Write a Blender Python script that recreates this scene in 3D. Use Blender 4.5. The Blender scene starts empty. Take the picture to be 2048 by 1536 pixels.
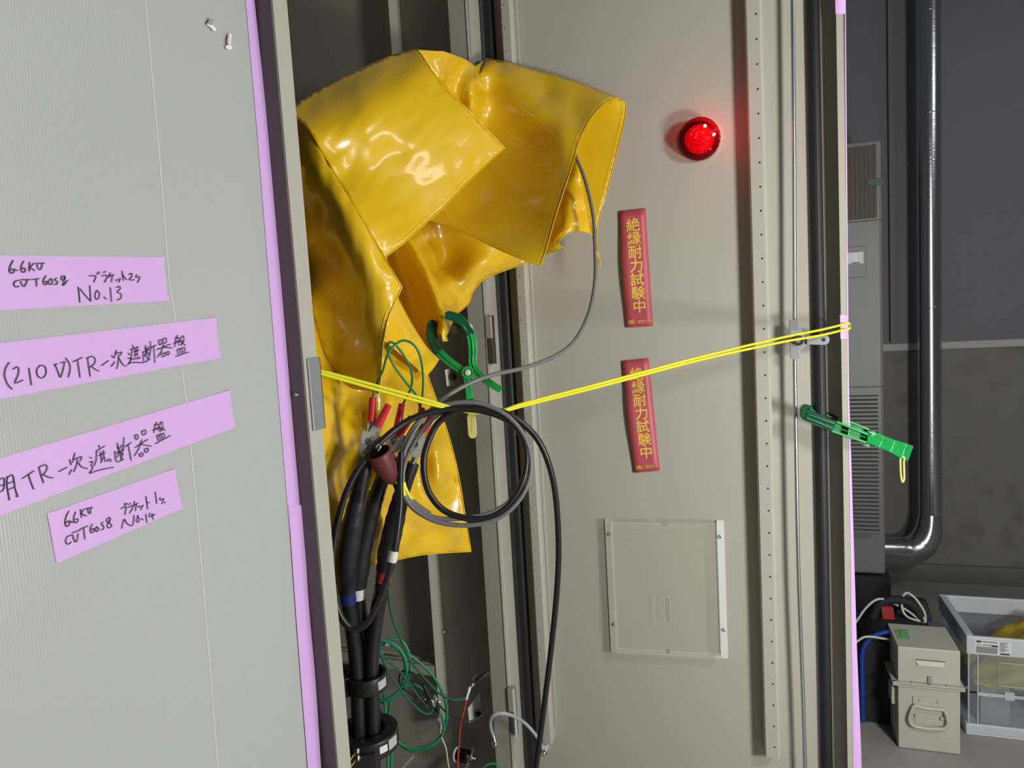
import bpy, math, random
import numpy as np
from mathutils import Vector, Matrix, noise
from mathutils.geometry import delaunay_2d_cdt
random.seed(7)
sc = bpy.context.scene
COL = sc.collection
pi = math.pi
# ------------------------------------------------------------------ camera
# world: x runs along the cabinet front, y into the cabinet, z up; the origin is the foot of the left post
CAM = np.array([-.80, -.715, 1.35]); FPX = 1420.0
AZ, PITCH, ROLL = math.radians(23.92), .0926, -.0586
def _m():
    a = AZ
    A = np.array([[math.sin(a), -math.cos(a), 0], [0, 0, -1], [math.cos(a), math.sin(a), 0]])
    c, s = math.cos(PITCH), math.sin(PITCH); cr, sr = math.cos(ROLL), math.sin(ROLL)
    return np.array([[cr, -sr, 0], [sr, cr, 0], [0, 0, 1]]) @ np.array([[1, 0, 0], [0, c, -s], [0, s, c]]) @ A
CM = _m()
cd = bpy.data.cameras.new('camera'); cam = bpy.data.objects.new('camera', cd); COL.objects.link(cam)
cd.sensor_width = 36; cd.lens = 36 * FPX / 2048; cd.clip_start = .02
R3 = Matrix([list(CM[0]), list(-CM[1]), list(-CM[2])]).transposed()
cam.matrix_world = Matrix.Translation(Vector(CAM)) @ R3.to_4x4()
sc.camera = cam
# ------------------------------------------------------------------ light and exposure
sc.view_settings.view_transform = 'Standard'; sc.view_settings.look = 'None'
sc.view_settings.gamma = 1; sc.view_settings.use_curve_mapping = False
sc.view_settings.exposure = 0.0
w = bpy.data.worlds.new('world'); sc.world = w; w.use_nodes = True
w.node_tree.nodes['Background'].inputs[0].default_value = (.93, .96, 1, 1)
w.node_tree.nodes['Background'].inputs[1].default_value = .045
def lamp(name, kind, loc, energy, color=(1, 1, 1), size=.2, target=None, size_y=None):
    l = bpy.data.lights.new(name, kind); l.energy = energy; l.color = color
    if kind == 'AREA':
        l.size = size
        if size_y: l.shape = 'RECTANGLE'; l.size_y = size_y
    else: l.shadow_soft_size = size
    o = bpy.data.objects.new(name, l); COL.objects.link(o); o.location = loc
    if target is not None:
        o.rotation_euler = (Vector(target) - Vector(loc)).to_track_quat('-Z', 'Y').to_euler()
    return o
lamp('work_light', 'POINT', (-.06, -1.60, 1.68), 39, (1, .985, .93), .12)
lamp('work_light_low', 'POINT', (-.06, -1.64, .90), 57, (1, .985, .93), .14)
lamp('ceiling_light', 'AREA', (.9, -2.6, 2.75), 9, (.93, .96, 1), 1.2, (1.2, -1.4, 0), .3)

# ------------------------------------------------------------------ measuring helpers: where a sight line meets a real plane
def D(x, y): return CM.T @ np.array([(x - 1024) / FPX, (y - 768) / FPX, 1.0])
def P(x, y, Z): return Vector(CAM + Z * D(x, y))
def hit(x, y, n, d):
    r = D(x, y); n = np.array(n, float); return Vector(CAM + r * ((d - n @ CAM) / (n @ r)))
def onx(x, y, v): return hit(x, y, (1, 0, 0), v)
def ony(x, y, v): return hit(x, y, (0, 1, 0), v)
def onz(x, y, v): return hit(x, y, (0, 0, 1), v)
DA = math.radians(10)
DN = Vector((math.cos(DA), math.sin(DA), 0)); DS = Vector((math.sin(DA), -math.cos(DA), 0)); UP = Vector((0, 0, 1))
DC = Vector((CAM[0], CAM[1], 0))
def ond(x, y, off=0.0):     # on the open door, off metres in front of its inner sheet
    return hit(x, y, DN, float(np.dot(DN, CAM)) + 1.653 - off)
def dpt(s, off, z): return DC + DS * s + DN * (1.653 - off) + UP * z   # door coordinates
def dsz(p): q = p - DC; return q.dot(DS), p.z
# ------------------------------------------------------------------ materials
MATS = {}
def mat(name, col, rough=.5, metal=0, coat=0, bump=None, spec=None, emit=None, trans=None, var=None, aniso=None):
    if name in MATS: return MATS[name]
    m = bpy.data.materials.new(name); m.use_nodes = True; nt = m.node_tree; b = nt.nodes['Principled BSDF']
    b.inputs['Base Color'].default_value = (*col, 1); b.inputs['Roughness'].default_value = rough; b.inputs['Metallic'].default_value = metal
    b.inputs['Coat Weight'].default_value = coat; b.inputs['Coat Roughness'].default_value = .06
    if spec is not None: b.inputs['Specular IOR Level'].default_value = spec
    if emit: b.inputs['Emission Color'].default_value = (*emit[:3], 1); b.inputs['Emission Strength'].default_value = emit[3]
    if bump or var:
        tc = nt.nodes.new('ShaderNodeNewGeometry')
    if bump:
        n = nt.nodes.new('ShaderNodeTexNoise'); n.inputs['Scale'].default_value = bump[0]; n.inputs['Detail'].default_value = 3
        bp = nt.nodes.new('ShaderNodeBump'); bp.inputs['Strength'].default_value = bump[1]; bp.inputs['Distance'].default_value = bump[2]
        nt.links.new(tc.outputs['Position'], n.inputs['Vector']); nt.links.new(n.outputs['Fac'], bp.inputs['Height']); nt.links.new(bp.outputs['Normal'], b.inputs['Normal'])
        if coat: nt.links.new(bp.outputs['Normal'], b.inputs['Coat Normal'])
    if var:      # worn / stained patches of another colour: (scale, colour, low, high)
        n = nt.nodes.new('ShaderNodeTexNoise'); n.inputs['Scale'].default_value = var[0]; n.inputs['Detail'].default_value = 6
        r = nt.nodes.new('ShaderNodeValToRGB'); r.color_ramp.elements[0].position = var[2]; r.color_ramp.elements[1].position = var[3]
        r.color_ramp.elements[0].color = (*col, 1); r.color_ramp.elements[1].color = (*var[1], 1)
        nt.links.new(tc.outputs['Position'], n.inputs['Vector']); nt.links.new(n.outputs['Fac'], r.inputs['Fac']); nt.links.new(r.outputs['Color'], b.inputs['Base Color'])
    if trans:    # clear plastic: mostly see-through sheet with a glossy skin
        out = nt.nodes['Material Output']; t = nt.nodes.new('ShaderNodeBsdfTransparent'); t.inputs[0].default_value = (*trans[1], 1)
        mx = nt.nodes.new('ShaderNodeMixShader'); mx.inputs[0].default_value = trans[0]
        nt.links.new(t.outputs[0], mx.inputs[1]); nt.links.new(b.outputs[0], mx.inputs[2]); nt.links.new(mx.outputs[0], out.inputs['Surface'])
    MATS[name] = m; return m
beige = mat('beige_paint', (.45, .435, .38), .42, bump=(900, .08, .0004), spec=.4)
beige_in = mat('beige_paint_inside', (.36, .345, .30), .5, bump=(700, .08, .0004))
rubber = mat('black_rubber', (.012, .013, .016), .55)
steel = mat('zinc_steel', (.55, .57, .60), .34, 1)
chrome = mat('bright_steel', (.75, .76, .78), .16, 1)
galv = mat('grey_galvanised', (.33, .35, .37), .45, .5, bump=(60, .1, .001))
yellow = mat('yellow_pvc', (.80, .505, .010), .30, coat=.6, bump=(240, .07, .0012))
purple = mat('purple_tape', (.70, .44, .84), .38, bump=(120, .08, .001))
ink = mat('black_ink', (.02, .014, .03), .5)
rope_y = mat('yellow_rope', (.86, .82, .02), .5, bump=(1400, .6, .001))
green = mat('green_plastic', (.015, .40, .09), .3)
dkgreen = mat('dark_green_grip', (.004, .10, .045), .2, coat=.5)
white = mat('white_plastic', (.78, .78, .76), .4)
red_rub = mat('red_vinyl', (.62, .02, .045), .3)
black_cable = mat('black_cable', (.012, .012, .013), .36, bump=(300, .08, .001))
grey_cable = mat('grey_cable', (.17, .165, .165), .42)
blk_shrink = mat('black_shrink', (.014, .015, .02), .5, bump=(120, .15, .001))
blk_tape = mat('black_tape', (.010, .010, .011), .26, coat=.3)
maroon = mat('maroon_rubber', (.13, .025, .025), .5)
wire_green = mat('green_wire', (.02, .26, .13), .38)
wire_dark = mat('dark_green_wire', (.012, .13, .065), .4)
blk_plastic = mat('black_plastic', (.014, .014, .015), .4)
yel_tag = mat('pale_yellow_plastic', (.68, .64, .20), .4)
magred = mat('red_magnet_sheet', (.50, .085, .11), .45)
lettery = mat('yellow_lettering', (.85, .62, .08), .5)
clear = mat('clear_plastic', (.75, .76, .70), .12, trans=(.17, (.97, .97, .94)))
clear_wall = mat('clear_bin_plastic', (.55, .6, .66), .15, trans=(.15, (.90, .93, .96)))

# ------------------------------------------------------------------ mesh helpers
class MB:
    def __init__(s): s.v = []; s.f = []; s.sm = []
    def add(s, vs, fs, smooth=False):
        o = len(s.v); s.v += [Vector(v) for v in vs]
        s.f += [[i + o for i in f] for f in fs]; s.sm += [smooth] * len(fs); return s
    def hexa(s, a):   # 8 corners: bottom loop 4, top loop 4
        return s.add(a, [(3, 2, 1, 0), (4, 5, 6, 7), (0, 1, 5, 4), (1, 2, 6, 5), (2, 3, 7, 6), (3, 0, 4, 7)])
    def box(s, lo, hi):
        (x0, y0, z0), (x1, y1, z1) = lo, hi
        return s.hexa([(x0, y0, z0), (x1, y0, z0), (x1, y1, z0), (x0, y1, z0), (x0, y0, z1), (x1, y0, z1), (x1, y1, z1), (x0, y1, z1)])
    def dbox(s, s0, s1, o0, o1, z0, z1):   # box in door coordinates
        return s.hexa([dpt(s0, o0, z0), dpt(s1, o0, z0), dpt(s1, o1, z0), dpt(s0, o1, z0), dpt(s0, o0, z1), dpt(s1, o0, z1), dpt(s1, o1, z1), dpt(s0, o1, z1)])
    def slab(s, q, d):   # a polygon given thickness by the vector d
        n = len(q); q = [Vector(p) for p in q]; d = Vector(d)
        return s.add(q + [p + d for p in q], [tuple(range(n))[::-1], tuple(range(n, 2 * n))] + [(i, (i + 1) % n, n + (i + 1) % n, n + i) for i in range(n)])
    def tube(s, pts, r, seg=10, closed=False, caps=True):
        pts = [Vector(p) for p in pts]; n = len(pts)
        rs = r if isinstance(r, (list, tuple)) else [r] * n
        vs = []; fs = []
        t0 = (pts[1] - pts[0]).normalized(); u = t0.orthogonal().normalized()
        for i in range(n):
            if closed: t = pts[(i + 1) % n] - pts[i - 1]
            else: t = pts[min(i + 1, n - 1)] - pts[max(i - 1, 0)]
            if t.length < 1e-9: t = t0
            t.normalize(); u = u - t * u.dot(t)
            if u.length < 1e-6: u = t.orthogonal()
            u.normalize(); w_ = t.cross(u)
            for k in range(seg):
                a = 2 * pi * k / seg; vs.append(pts[i] + (u * math.cos(a) + w_ * math.sin(a)) * rs[i])
        for i in range(n if closed else n - 1):
            j = (i + 1) % n
            for k in range(seg):
                l = (k + 1) % seg; fs.append((i * seg + k, i * seg + l, j * seg + l, j * seg + k))
        s.add(vs, fs, True)
        if caps and not closed:
            s.add(vs[:seg], [tuple(range(seg))[::-1]]); s.add(vs[-seg:], [tuple(range(seg))])
        return s
    def lathe(s, base, ax, prof, seg=24, smooth=True):   # prof: (radius, height along axis)
        base = Vector(base); ax = Vector(ax).normalized(); u = ax.orthogonal().normalized(); w_ = ax.cross(u); vs = []; fs = []
        for r, h in prof:
            for k in range(seg):
                a = 2 * pi * k / seg; vs.append(base + ax * h + (u * math.cos(a) + w_ * math.sin(a)) * max(r, 1e-5))
        for i in range(len(prof) - 1):
            for k in range(seg):
                l = (k + 1) % seg; fs.append((i * seg + k, i * seg + l, (i + 1) * seg + l, (i + 1) * seg + k))
        return s.add(vs, fs, smooth)
    def cyl(s, p0, p1, r0, r1=None, seg=16):
        p0 = Vector(p0); p1 = Vector(p1); r1 = r0 if r1 is None else r1; h = (p1 - p0).length
        s.lathe(p0, p1 - p0, [(0, 0), (r0, 0), (r0, 0), (r1, h), (r1, h), (0, h)], seg); return s
    def ball(s, c, r, seg=12):
        return s.lathe(Vector(c) - Vector((0, 0, r)), (0, 0, 1), [(r * math.sin(pi * i / 8), r - r * math.cos(pi * i / 8)) for i in range(9)], seg)
    def build(s, name, m, parent=None, bevel=0, solid=0, loc=None):
        if parent is not None: base = Vector(parent['_base'])
        else:
            xs = np.array([tuple(v) for v in s.v]); base = Vector(((xs[:, 0].min() + xs[:, 0].max()) / 2, (xs[:, 1].min() + xs[:, 1].max()) / 2, xs[:, 2].min()))
        me = bpy.data.meshes.new(name); me.from_pydata([v - base for v in s.v], [], s.f); me.update()
        me.polygons.foreach_set('use_smooth', s.sm)
        me.materials.append(m); o = bpy.data.objects.new(name, me); COL.objects.link(o)
        if parent is not None: o.parent = parent
        else: o.location = base
        o['_base'] = tuple(base)
        if bevel:
            b = o.modifiers.new('bevel', 'BEVEL'); b.width = bevel; b.segments = 2; b.limit_method = 'ANGLE'; b.angle_limit = .7
        if solid:
            b = o.modifiers.new('thickness', 'SOLIDIFY'); b.thickness = solid; b.offset = 0
        return o
def tag(o, label=None, cat=None, group=None, kind=None):
    if label: o['label'] = label
    if cat: o['category'] = cat
    if group: o['group'] = group
    if kind: o['kind'] = kind
    return o
def thing(name, label, cat, loc, group=None):
    o = bpy.data.objects.new(name, None); COL.objects.link(o); o.location = loc; o.empty_display_size = .03; o['_base'] = tuple(loc)
    return tag(o, label, cat, group)
def cr(pts, n=8, closed=False):   # smooth curve through points
    p = [Vector(q) for q in pts]; m = len(p); out = []
    for i in range(m if closed else m - 1):
        if closed: a, b, c, d = p[i - 1], p[i], p[(i + 1) % m], p[(i + 2) % m]
        else: a, b, c, d = p[max(i - 1, 0)], p[i], p[i + 1], p[min(i + 2, m - 1)]
        for k in range(n):
            t = k / n
            out.append(.5 * ((2 * b) + (c - a) * t + (2 * a - 5 * b + 4 * c - d) * t * t + (3 * b - a - 3 * c + d) * t ** 3))
    if not closed: out.append(p[-1])
    return out
def path(l, n=8, closed=False): return cr([P(*q) for q in l], n, closed)
def ribbon(mb, pts, nrm, width, lift):   # flat pen stroke lying on a surface
    pts = [Vector(p) + Vector(nrm) * lift for p in pts]; nrm = Vector(nrm); vs = []
    for i, p in enumerate(pts):
        t = (pts[min(i + 1, len(pts) - 1)] - pts[max(i - 1, 0)]).normalized(); sd = t.cross(nrm).normalized() * width / 2
        e = t * (width * .35 if i == len(pts) - 1 else -width * .35 if i == 0 else 0)
        vs += [p - sd + e, p + sd + e]
    mb.add(vs, [(2 * i, 2 * i + 1, 2 * i + 3, 2 * i + 2) for i in range(len(pts) - 1)])
def screw(mb, p, ax, r=.004, h=.0025):
    mb.lathe(p, ax, [(r, 0), (r, h * .5), (r * .8, h), (r * .25, h), (r * .2, h * .4), (0, h * .4)], 12)

# ================================================================== the room
fl = mat('concrete_floor', (.36, .355, .33), .75, bump=(40, .15, .002), var=(3.5, (.28, .275, .26), .35, .75))
tag(MB().add([(-3, -4, 0), (5, -4, 0), (5, 1.6, 0), (-3, 1.6, 0)], [(0, 1, 2, 3)]).build('floor', fl), kind='structure')
RA = math.radians(6)     # the back wall runs square to this heading
WN = Vector((math.cos(RA), math.sin(RA), 0)); WS = Vector((math.sin(RA), -math.cos(RA), 0))
WB = onz(1960, 1168, 0); WD = WB.dot(WN)
def onw(x, y, off=0): return hit(x, y, WN, WD - off)
def wpt(s, off, z): return WB + WS * s - WN * off + UP * z
def wbox(mb, s0, s1, o0, o1, z0, z1):
    return mb.hexa([wpt(s0, o0, z0), wpt(s1, o0, z0), wpt(s1, o1, z0), wpt(s0, o1, z0), wpt(s0, o0, z1), wpt(s1, o0, z1), wpt(s1, o1, z1), wpt(s0, o1, z1)])
def wsz(p): q = p - WB; return q.dot(WS), p.z
paint = mat('grey_wall_paint', (.165, .16, .175), .7, bump=(60, .1, .002))
conc = mat('raw_concrete', (.19, .19, .18), .85, bump=(30, .3, .004), var=(9, (.13, .128, .12), .5, .78))
zl = onw(1960, 690).z
wall = wbox(MB(), -1.6, 2.2, -.12, 0, zl, 3.2).build('wall_back', paint); tag(wall, kind='structure')
tag(wbox(MB(), -1.6, 2.2, -.12, -.006, 0, zl).build('wall_lower', conc), kind='structure')
tag(wbox(MB(), -1.6, 2.2, -.01, .003, zl - .012, zl + .02).build('trim_1', mat('pale_trim', (.42, .42, .42), .6)), kind='structure')
tag(wbox(MB(), -1.6, 2.2, -.01, .012, 0, .085).build('baseboard_back', mat('dark_base', (.16, .16, .155), .7)), kind='structure')
# ================================================================== cabinet with its open door
ZT = 2.35
cab = thing('switchgear_cabinet', 'beige steel switchgear cabinet standing open with its door swung wide', 'cabinet', (.4, .5, 0))
m = MB()                                                       # left post: a folded profile
m.box((.011, -.0305, .05), (.041, -.027, ZT)); m.box((.038, -.030, .05), (.041, .010, ZT))
lp0 = m.build('left_post', beige, cab)
tag(MB().box((.0085, -.0295, .05), (.0125, .055, ZT)).build('side_face', mat('shaded_post_side', (.15, .128, .122), .55), cab), 'side face of the left post, its shade coloured dark brown-grey')  # shade on the post's side put into a darker colour than the beige
st = MB(); a, b, c, d = [ony(x, y, -.030) for x, y in ((611, 717), (623, 714), (635, 857), (623, 862))]
z1, z0 = a.z, d.z
st.box((.017, -.034, z0), (.0445, -.030, z1)); st.box((.0415, -.034, z0), (.0445, .02, z1))
tag(st.build('striker_plate', galv, cab, bevel=.001), 'grey steel striker plate')
sw = MB(); screw(sw, Vector((.0085, -.016, ony(605, 787, -.016).z)), (-1, 0, 0), .003, .003); sw.build('screw', steel, cab)
YP = 0; XP = ony(967, 600, YP).x; XE = ony(996, 600, YP).x
XS = .764
m = MB(); m.box((XP, YP, .05), (XE, YP + .004, ZT)); m.box((XP, YP, .05), (XP + .004, YP + .045, ZT)); m.box((XP, YP + .042, .05), (XS, YP + .045, ZT)); m.box((XE - .003, YP, .05), (XE, YP + .044, ZT))
m.tube([(XP + .012, YP - .001, .06), (XP + .012, YP - .001, ZT)], .003, 8)
m.build('right_post', beige, cab, bevel=.002)
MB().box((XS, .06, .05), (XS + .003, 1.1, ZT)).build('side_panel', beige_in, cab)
sr = MB(); sr.box((XS - .051, .217, .3), (XS, .220, ZT)); sr.box((XS - .003, .220, .3), (XS, .26, ZT)); sr.build('inner_post', beige, cab, bevel=.001)
bt = MB(); pp = onx(882, 1262, XS - .004); bt.lathe(Vector((XS, pp.y - .01, pp.z)), (-1, 0, 0), [(.0, .012), (.005, .012), (.005, 0)], 8)
bt.build('bolt', steel, cab)
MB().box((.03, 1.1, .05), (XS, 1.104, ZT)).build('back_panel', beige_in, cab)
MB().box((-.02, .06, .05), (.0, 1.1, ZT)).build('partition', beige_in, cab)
MB().box((-.9, .012, .0), (.012, .05, ZT)).build('front_panel', beige, cab)
MB().box((-.02, -.0, ZT), (XS + .02, 1.1, ZT + .03)).build('roof', beige, cab)
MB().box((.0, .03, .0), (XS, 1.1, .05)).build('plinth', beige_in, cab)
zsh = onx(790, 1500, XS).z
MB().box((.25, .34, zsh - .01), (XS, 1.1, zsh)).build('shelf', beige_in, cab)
br = MB(); br.hexa([Vector(p) for p in ((.05, .62, 1.85), (.6, .62, 2.33), (.6, .66, 2.33), (.05, .66, 1.85), (.05, .62, 1.91), (.6, .62, 2.40), (.6, .66, 2.40), (.05, .66, 1.91))])
br.build('roof_brace', beige_in, cab)
# slotted rail low inside, running along the side wall
q0 = onx(905, 1342, XS - .06); q1 = onx(690, 1300, XS - .06); rz = q0.z
ra = MB(); y0 = .225; y1 = 1.05; xr = XS - .05
ra.box((xr, y0, rz - .03), (xr + .003, y1, rz)); ra.box((xr, y0, rz - .003), (xr + .012, y1, rz)); ra.box((xr + .026, y0, rz - .003), (xr + .04, y1, rz))
for k in range(9): ra.box((xr + .012, y0 + k * .085, rz - .003), (xr + .026, y0 + k * .085 + .03, rz))
ra.build('slotted_rail', beige, cab, bevel=.001)
# door
zT, zB = 2.28, .14
dr = MB(); SH = -.427; SF = .332
dr.dbox(SH, SF, -.0016, 0, zB, zT)
dr.dbox(SF - .0016, SF, 0, .036, zB, zT); dr.dbox(SF - .0145, SF, .0345, .036, zB, zT)
dr.dbox(SH, SH + .0016, 0, .004, zB, zT)
dr.dbox(SH, SF, 0, .036, zB - .002, zB); dr.dbox(SH, SF, 0, .036, zT, zT + .002)
door = dr.build('door', beige, cab); tag(door, 'beige inner face of the open door')
def stiff(s0, s1, zlo, zhi, ztab, holes, lone):
    m = MB(); c = .006; h = .035
    sec = [(s0, 0), (s0, h - c * .4), (s0 + c * .4, h), (s1 - c, h), (s1, h - c), (s1, 0)]
    n = len(sec); vs = [dpt(a, o, zlo) for a, o in sec] + [dpt(a, o, zhi) for a, o in sec]
    m.add(vs, [(i, i + 1, n + i + 1, n + i) for i in range(n - 1)] + [tuple(range(n)), tuple(range(n, 2 * n))])
    o = m.build('stiffener', beige, door)
    hm = MB()
    for sh, zh in holes: hm.lathe(dpt(sh, h + .0003, zh), -DN, [(0, 0), (.0021, 0)] if not lone else [(.0032, 0), (.0028, .0006), (.0012, .0004), (0, -.0002)], 10)
    return o, hm
sR0 = dsz(ond(1506, 600, .035))[0]; sR1 = dsz(ond(1539, 600, .035))[0]
zlo = dsz(ond(1530, 1515, .035))[1]
h0 = dsz(ond(1511.9, 27.9, .035)); h1 = dsz(ond(1549, 1494.3, .035))
o, hm = stiff(sR0, sR1, zlo, zT - .05, 0, [(h0[0] + (h1[0] - h0[0]) * i / 32, h0[1] + (h1[1] - h0[1]) * i / 32) for i in range(-3, 33)], False)
tag(hm.build('pilot_holes', mat('hole_black', (.006, .006, .006), .8), o), kind='stuff')
sL0 = dsz(ond(1034, 600, .035))[0]; sL1 = dsz(ond(1056, 600, .035))[0] ; zlL = dsz(ond(1098, 1480, .02))[1]
h0 = dsz(ond(1042.7, 595.9, .035)); h1 = dsz(ond(1085.5, 1339, .035))
o, hm = stiff(sL0, sL1, zlL, zT - .05, 0, [(h0[0] + (h1[0] - h0[0]) * i / 18, h0[1] + (h1[1] - h0[1]) * i / 18) for i in range(-14, 20)], True)
tag(hm.build('dimples', beige, o), kind='stuff')
fl2 = MB(); fl2.dbox(sL1, sL1 + .007, 0, .006, zlL + .03, zT - .05); fl2.build('weld_flange', beige, door, bevel=.0015)
gk = MB()
for (x0, x1) in ((998, 1019), (1626, 1651)):
    a = dsz(ond(x0, 600, .014))[0]; b = dsz(ond(x1, 600, .014))[0]
    n = 8; sec = [(a, 0)] + [(a + (b - a) * (.5 - .5 * math.cos(pi * i / n)), .006 + .010 * math.sin(pi * i / n)) for i in range(n + 1)] + [(b, 0)]
    N = len(sec); gk.add([dpt(s_, o_, zB + .01) for s_, o_ in sec] + [dpt(s_, o_, zT - .01) for s_, o_ in sec], [(i, i + 1, N + i + 1, N + i) for i in range(N - 1)])
    if x0 > 1500: sg1 = b
    else: sg0 = a
gk.dbox(sg0, sg1, 0, .014, zT - .04, zT - .012); gk.dbox(sg0, sg1, 0, .014, zB + .012, zB + .04)
tag(gk.build('gasket', rubber, door), 'black rubber gasket')
# lock: plate, lever and two rods
lp = [ond(x, y, .034) for x, y in ((1578, 641), (1597, 637), (1598, 657), (1614, 674), (1613, 687), (1599, 702), (1600, 715), (1591, 722), (1580, 715))]
MB().slab(lp, DN * -.004).build('lock_plate', galv, door, bevel=.001)
lv = [ond(x, y, .040) for x, y in ((1613, 672), (1648, 669), (1656, 672), (1659, 679), (1656, 687), (1648, 690), (1613, 689))]
MB().slab(lv, DN * -.004).build('lock_lever', galv, door, bevel=.001)
lb = MB(); c0 = ond(1590, 679, .0); lb.cyl(c0, c0 - DN * .046, .011, .011, 16); lb.build('lock_bolt', steel, door)
MB().lathe(ond(1647, 679.5, .0442), -DN, [(0, 0), (.0042, 0)], 16).build('lever_hole', rubber, door)
for pl in (((1584.5, -40), (1588, 320), (1589, 645)), ((1589, 716), (1592, 900), (1597, 1150), (1606, 1400), (1612, 1600))):
    MB().tube(cr([ond(x, y, .030) for x, y in pl], 8), .0043, 10).build('lock_rod', steel, door)
rg = MB()
for y in (-20, 1585): MB().slab([ond(1575, y, 0), ond(1605, y, 0), ond(1605, y - 12, 0), ond(1575, y - 12, 0)], DN * -.034).build('rod_guide', galv, door)
# hinges
for (x, y0, y1, y2) in ((983, 632, 676, 728), (1027, 1371, 1421, 1470)):
    hy = -.010
    za = [hit(x, yy, (0, 1, 0), hy).z for yy in (y0, y1, y2)]
    c = hit(x, y1, (0, 1, 0), hy); c.z = 0
    h = MB(); h.box((c.x - .010, -.016, za[1]), (c.x + .012, .0, za[0])); o = h.build('hinge', beige, cab, bevel=.002)
    MB().cyl(c + UP * za[2], c + UP * (za[0] + .001), .0085, .0085, 16).build('hinge_pin', steel, o)
# ================================================================== plastic sheet and tapes on the left
YS = -.004
pr = bpy.data.materials.new('corrugated_plastic'); pr.use_nodes = True; nt = pr.node_tree; b = nt.nodes['Principled BSDF']
b.inputs['Base Color'].default_value = (.45, .467, .467, 1); b.inputs['Roughness'].default_value = .30; b.inputs['Specular IOR Level'].default_value = .45
g = nt.nodes.new('ShaderNodeNewGeometry'); sx = nt.nodes.new('ShaderNodeSeparateXYZ'); nt.links.new(g.outputs['Position'], sx.inputs[0])
mu = nt.nodes.new('ShaderNodeMath'); mu.operation = 'MULTIPLY'; mu.inputs[1].default_value = 2 * pi / .0033; nt.links.new(sx.outputs['X'], mu.inputs[0])
si = nt.nodes.new('ShaderNodeMath'); si.operation = 'SINE'; nt.links.new(mu.outputs[0], si.inputs[0])
nz = nt.nodes.new('ShaderNodeTexNoise'); nz.inputs['Scale'].default_value = 14; nz.inputs['Detail'].default_value = 5; nt.links.new(g.outputs['Position'], nz.inputs['Vector'])
ad = nt.nodes.new('ShaderNodeMath'); ad.operation = 'MULTIPLY_ADD'; ad.inputs[1].default_value = 6; nt.links.new(nz.outputs['Fac'], ad.inputs[0]); nt.links.new(si.outputs[0], ad.inputs[2])
bp = nt.nodes.new('ShaderNodeBump'); bp.inputs['Strength'].default_value = .13; bp.inputs['Distance'].default_value = .0003
nt.links.new(ad.outputs[0], bp.inputs['Height']); nt.links.new(bp.outputs['Normal'], b.inputs['Normal'])
xe = ony(527, 500, YS).x
m = MB(); m.box((-.62, YS, .04), (xe + .014, 0.0, 2.3))
sh = m.build('protective_sheet', pr); tag(sh, 'grey corrugated plastic sheet covering the panel at far left', 'plastic sheet')
cre = MB(); n_ = Vector((0, -1, 0))
ribbon(cre, [ony(x, y, YS) for x, y in ((283, -60), (290, 0), (318, 310), (338, 560), (352, 650), (372, 800), (392, 1010), (415, 1280), (435, 1536), (440, 1600))], n_, .0016, .0003)
cre.build('crease', mat('crease_white', (.62, .64, .63), .4), sh)
def tape_strip(corners, strokes, org, label, group):
    pts = [ony(x, y, YS - .0006) for x, y in corners]
    # gently uneven strip, subdivided
    A_, B_, C_, D_ = pts; NU, NV = 30, 6; vs = []; fs = []
    for i in range(NU + 1):
        for j in range(NV + 1):
            u, v = i / NU, j / NV
            p = A_ * (1 - u) * (1 - v) + B_ * u * (1 - v) + C_ * u * v + D_ * (1 - u) * v
            p = p + Vector((0, -1, 0)) * (.0007 * max(0, noise.noise(Vector((p.x * 22, p.z * 40, len(group)))))  + (.0016 * max(0, u - .9) * 10 * (j in (0, 6))))
            vs.append(p)
    for i in range(NU):
        for j in range(NV):
            k = i * (NV + 1) + j; fs.append((k, k + 1, k + NV + 2, k + NV + 1))
    t = MB().add(vs, fs, True).build('tape_label', purple); tag(t, label, 'tape', group)
    h = MB()
    for s_ in strokes:
        q = [ony(x / 4.042 + org[0], y / 4.042 + org[1], YS - .0021) for x, y in s_]
        ribbon(h, cr(q, 4) if len(q) > 2 else q, (0, -1, 0), .00098, .0)
    if strokes: h.build('handwriting', ink, t)
    return t
S1 = [[(110,165),(88,205),(80,245),(90,268),(112,262),(118,238),(98,235),(84,248)],[(122,236),(130,246),(148,244)],[(195,170),(178,205),(175,245),(190,262),(207,250),(205,228),(180,232)],[(244,180),(241,252)],[(282,186),(244,224),(262,232),(285,250)],[(302,196),(315,235),(335,235),(345,196)],[(300,190),(362,188)],
 [(155,326),(128,332),(115,358),(132,380),(156,372)],[(170,335),(188,372),(205,370),(224,328)],[(168,322),(248,320)],[(262,320),(318,313)],[(298,318),(300,374)],[(375,290),(355,325),(360,360),(380,355),(388,335),(362,338)],[(410,315),(395,340),(405,360),(425,350),(425,320),(410,315)],[(460,308),(445,325),(468,336),(460,358),(440,358)],[(520,290),(500,300),(505,325),(525,318),(528,290),(518,345),(510,368),(530,352),(548,325)],
 [(725,290),(775,290),(772,312),(760,340)],[(785,265),(794,280)],[(800,256),(808,270)],[(838,262),(860,256)],[(830,290),(868,285),(862,318),(848,342)],[(895,265),(880,305)],[(888,290),(926,281)],[(912,285),(904,340)],[(938,320),(943,332)],[(955,315),(959,326)],[(976,310),(964,342)],[(990,250),(1000,328)],[(998,285),(1026,322)],[(1045,278),(1070,270),(1066,296),(1048,322),(1088,322)],[(1110,280),(1100,303),(1132,297),(1126,322),(1114,344)],
 [(635,380),(642,440),(648,505)],[(650,395),(692,448),(737,495)],[(728,370),(737,495)],[(785,410),(770,445),(780,478),(800,470),(808,430),(787,408)],[(845,460),(862,478)],[(895,385),(905,500)],[(945,385),(970,375),(975,395),(950,420),(982,437),(980,470),(950,485)]]
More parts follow.
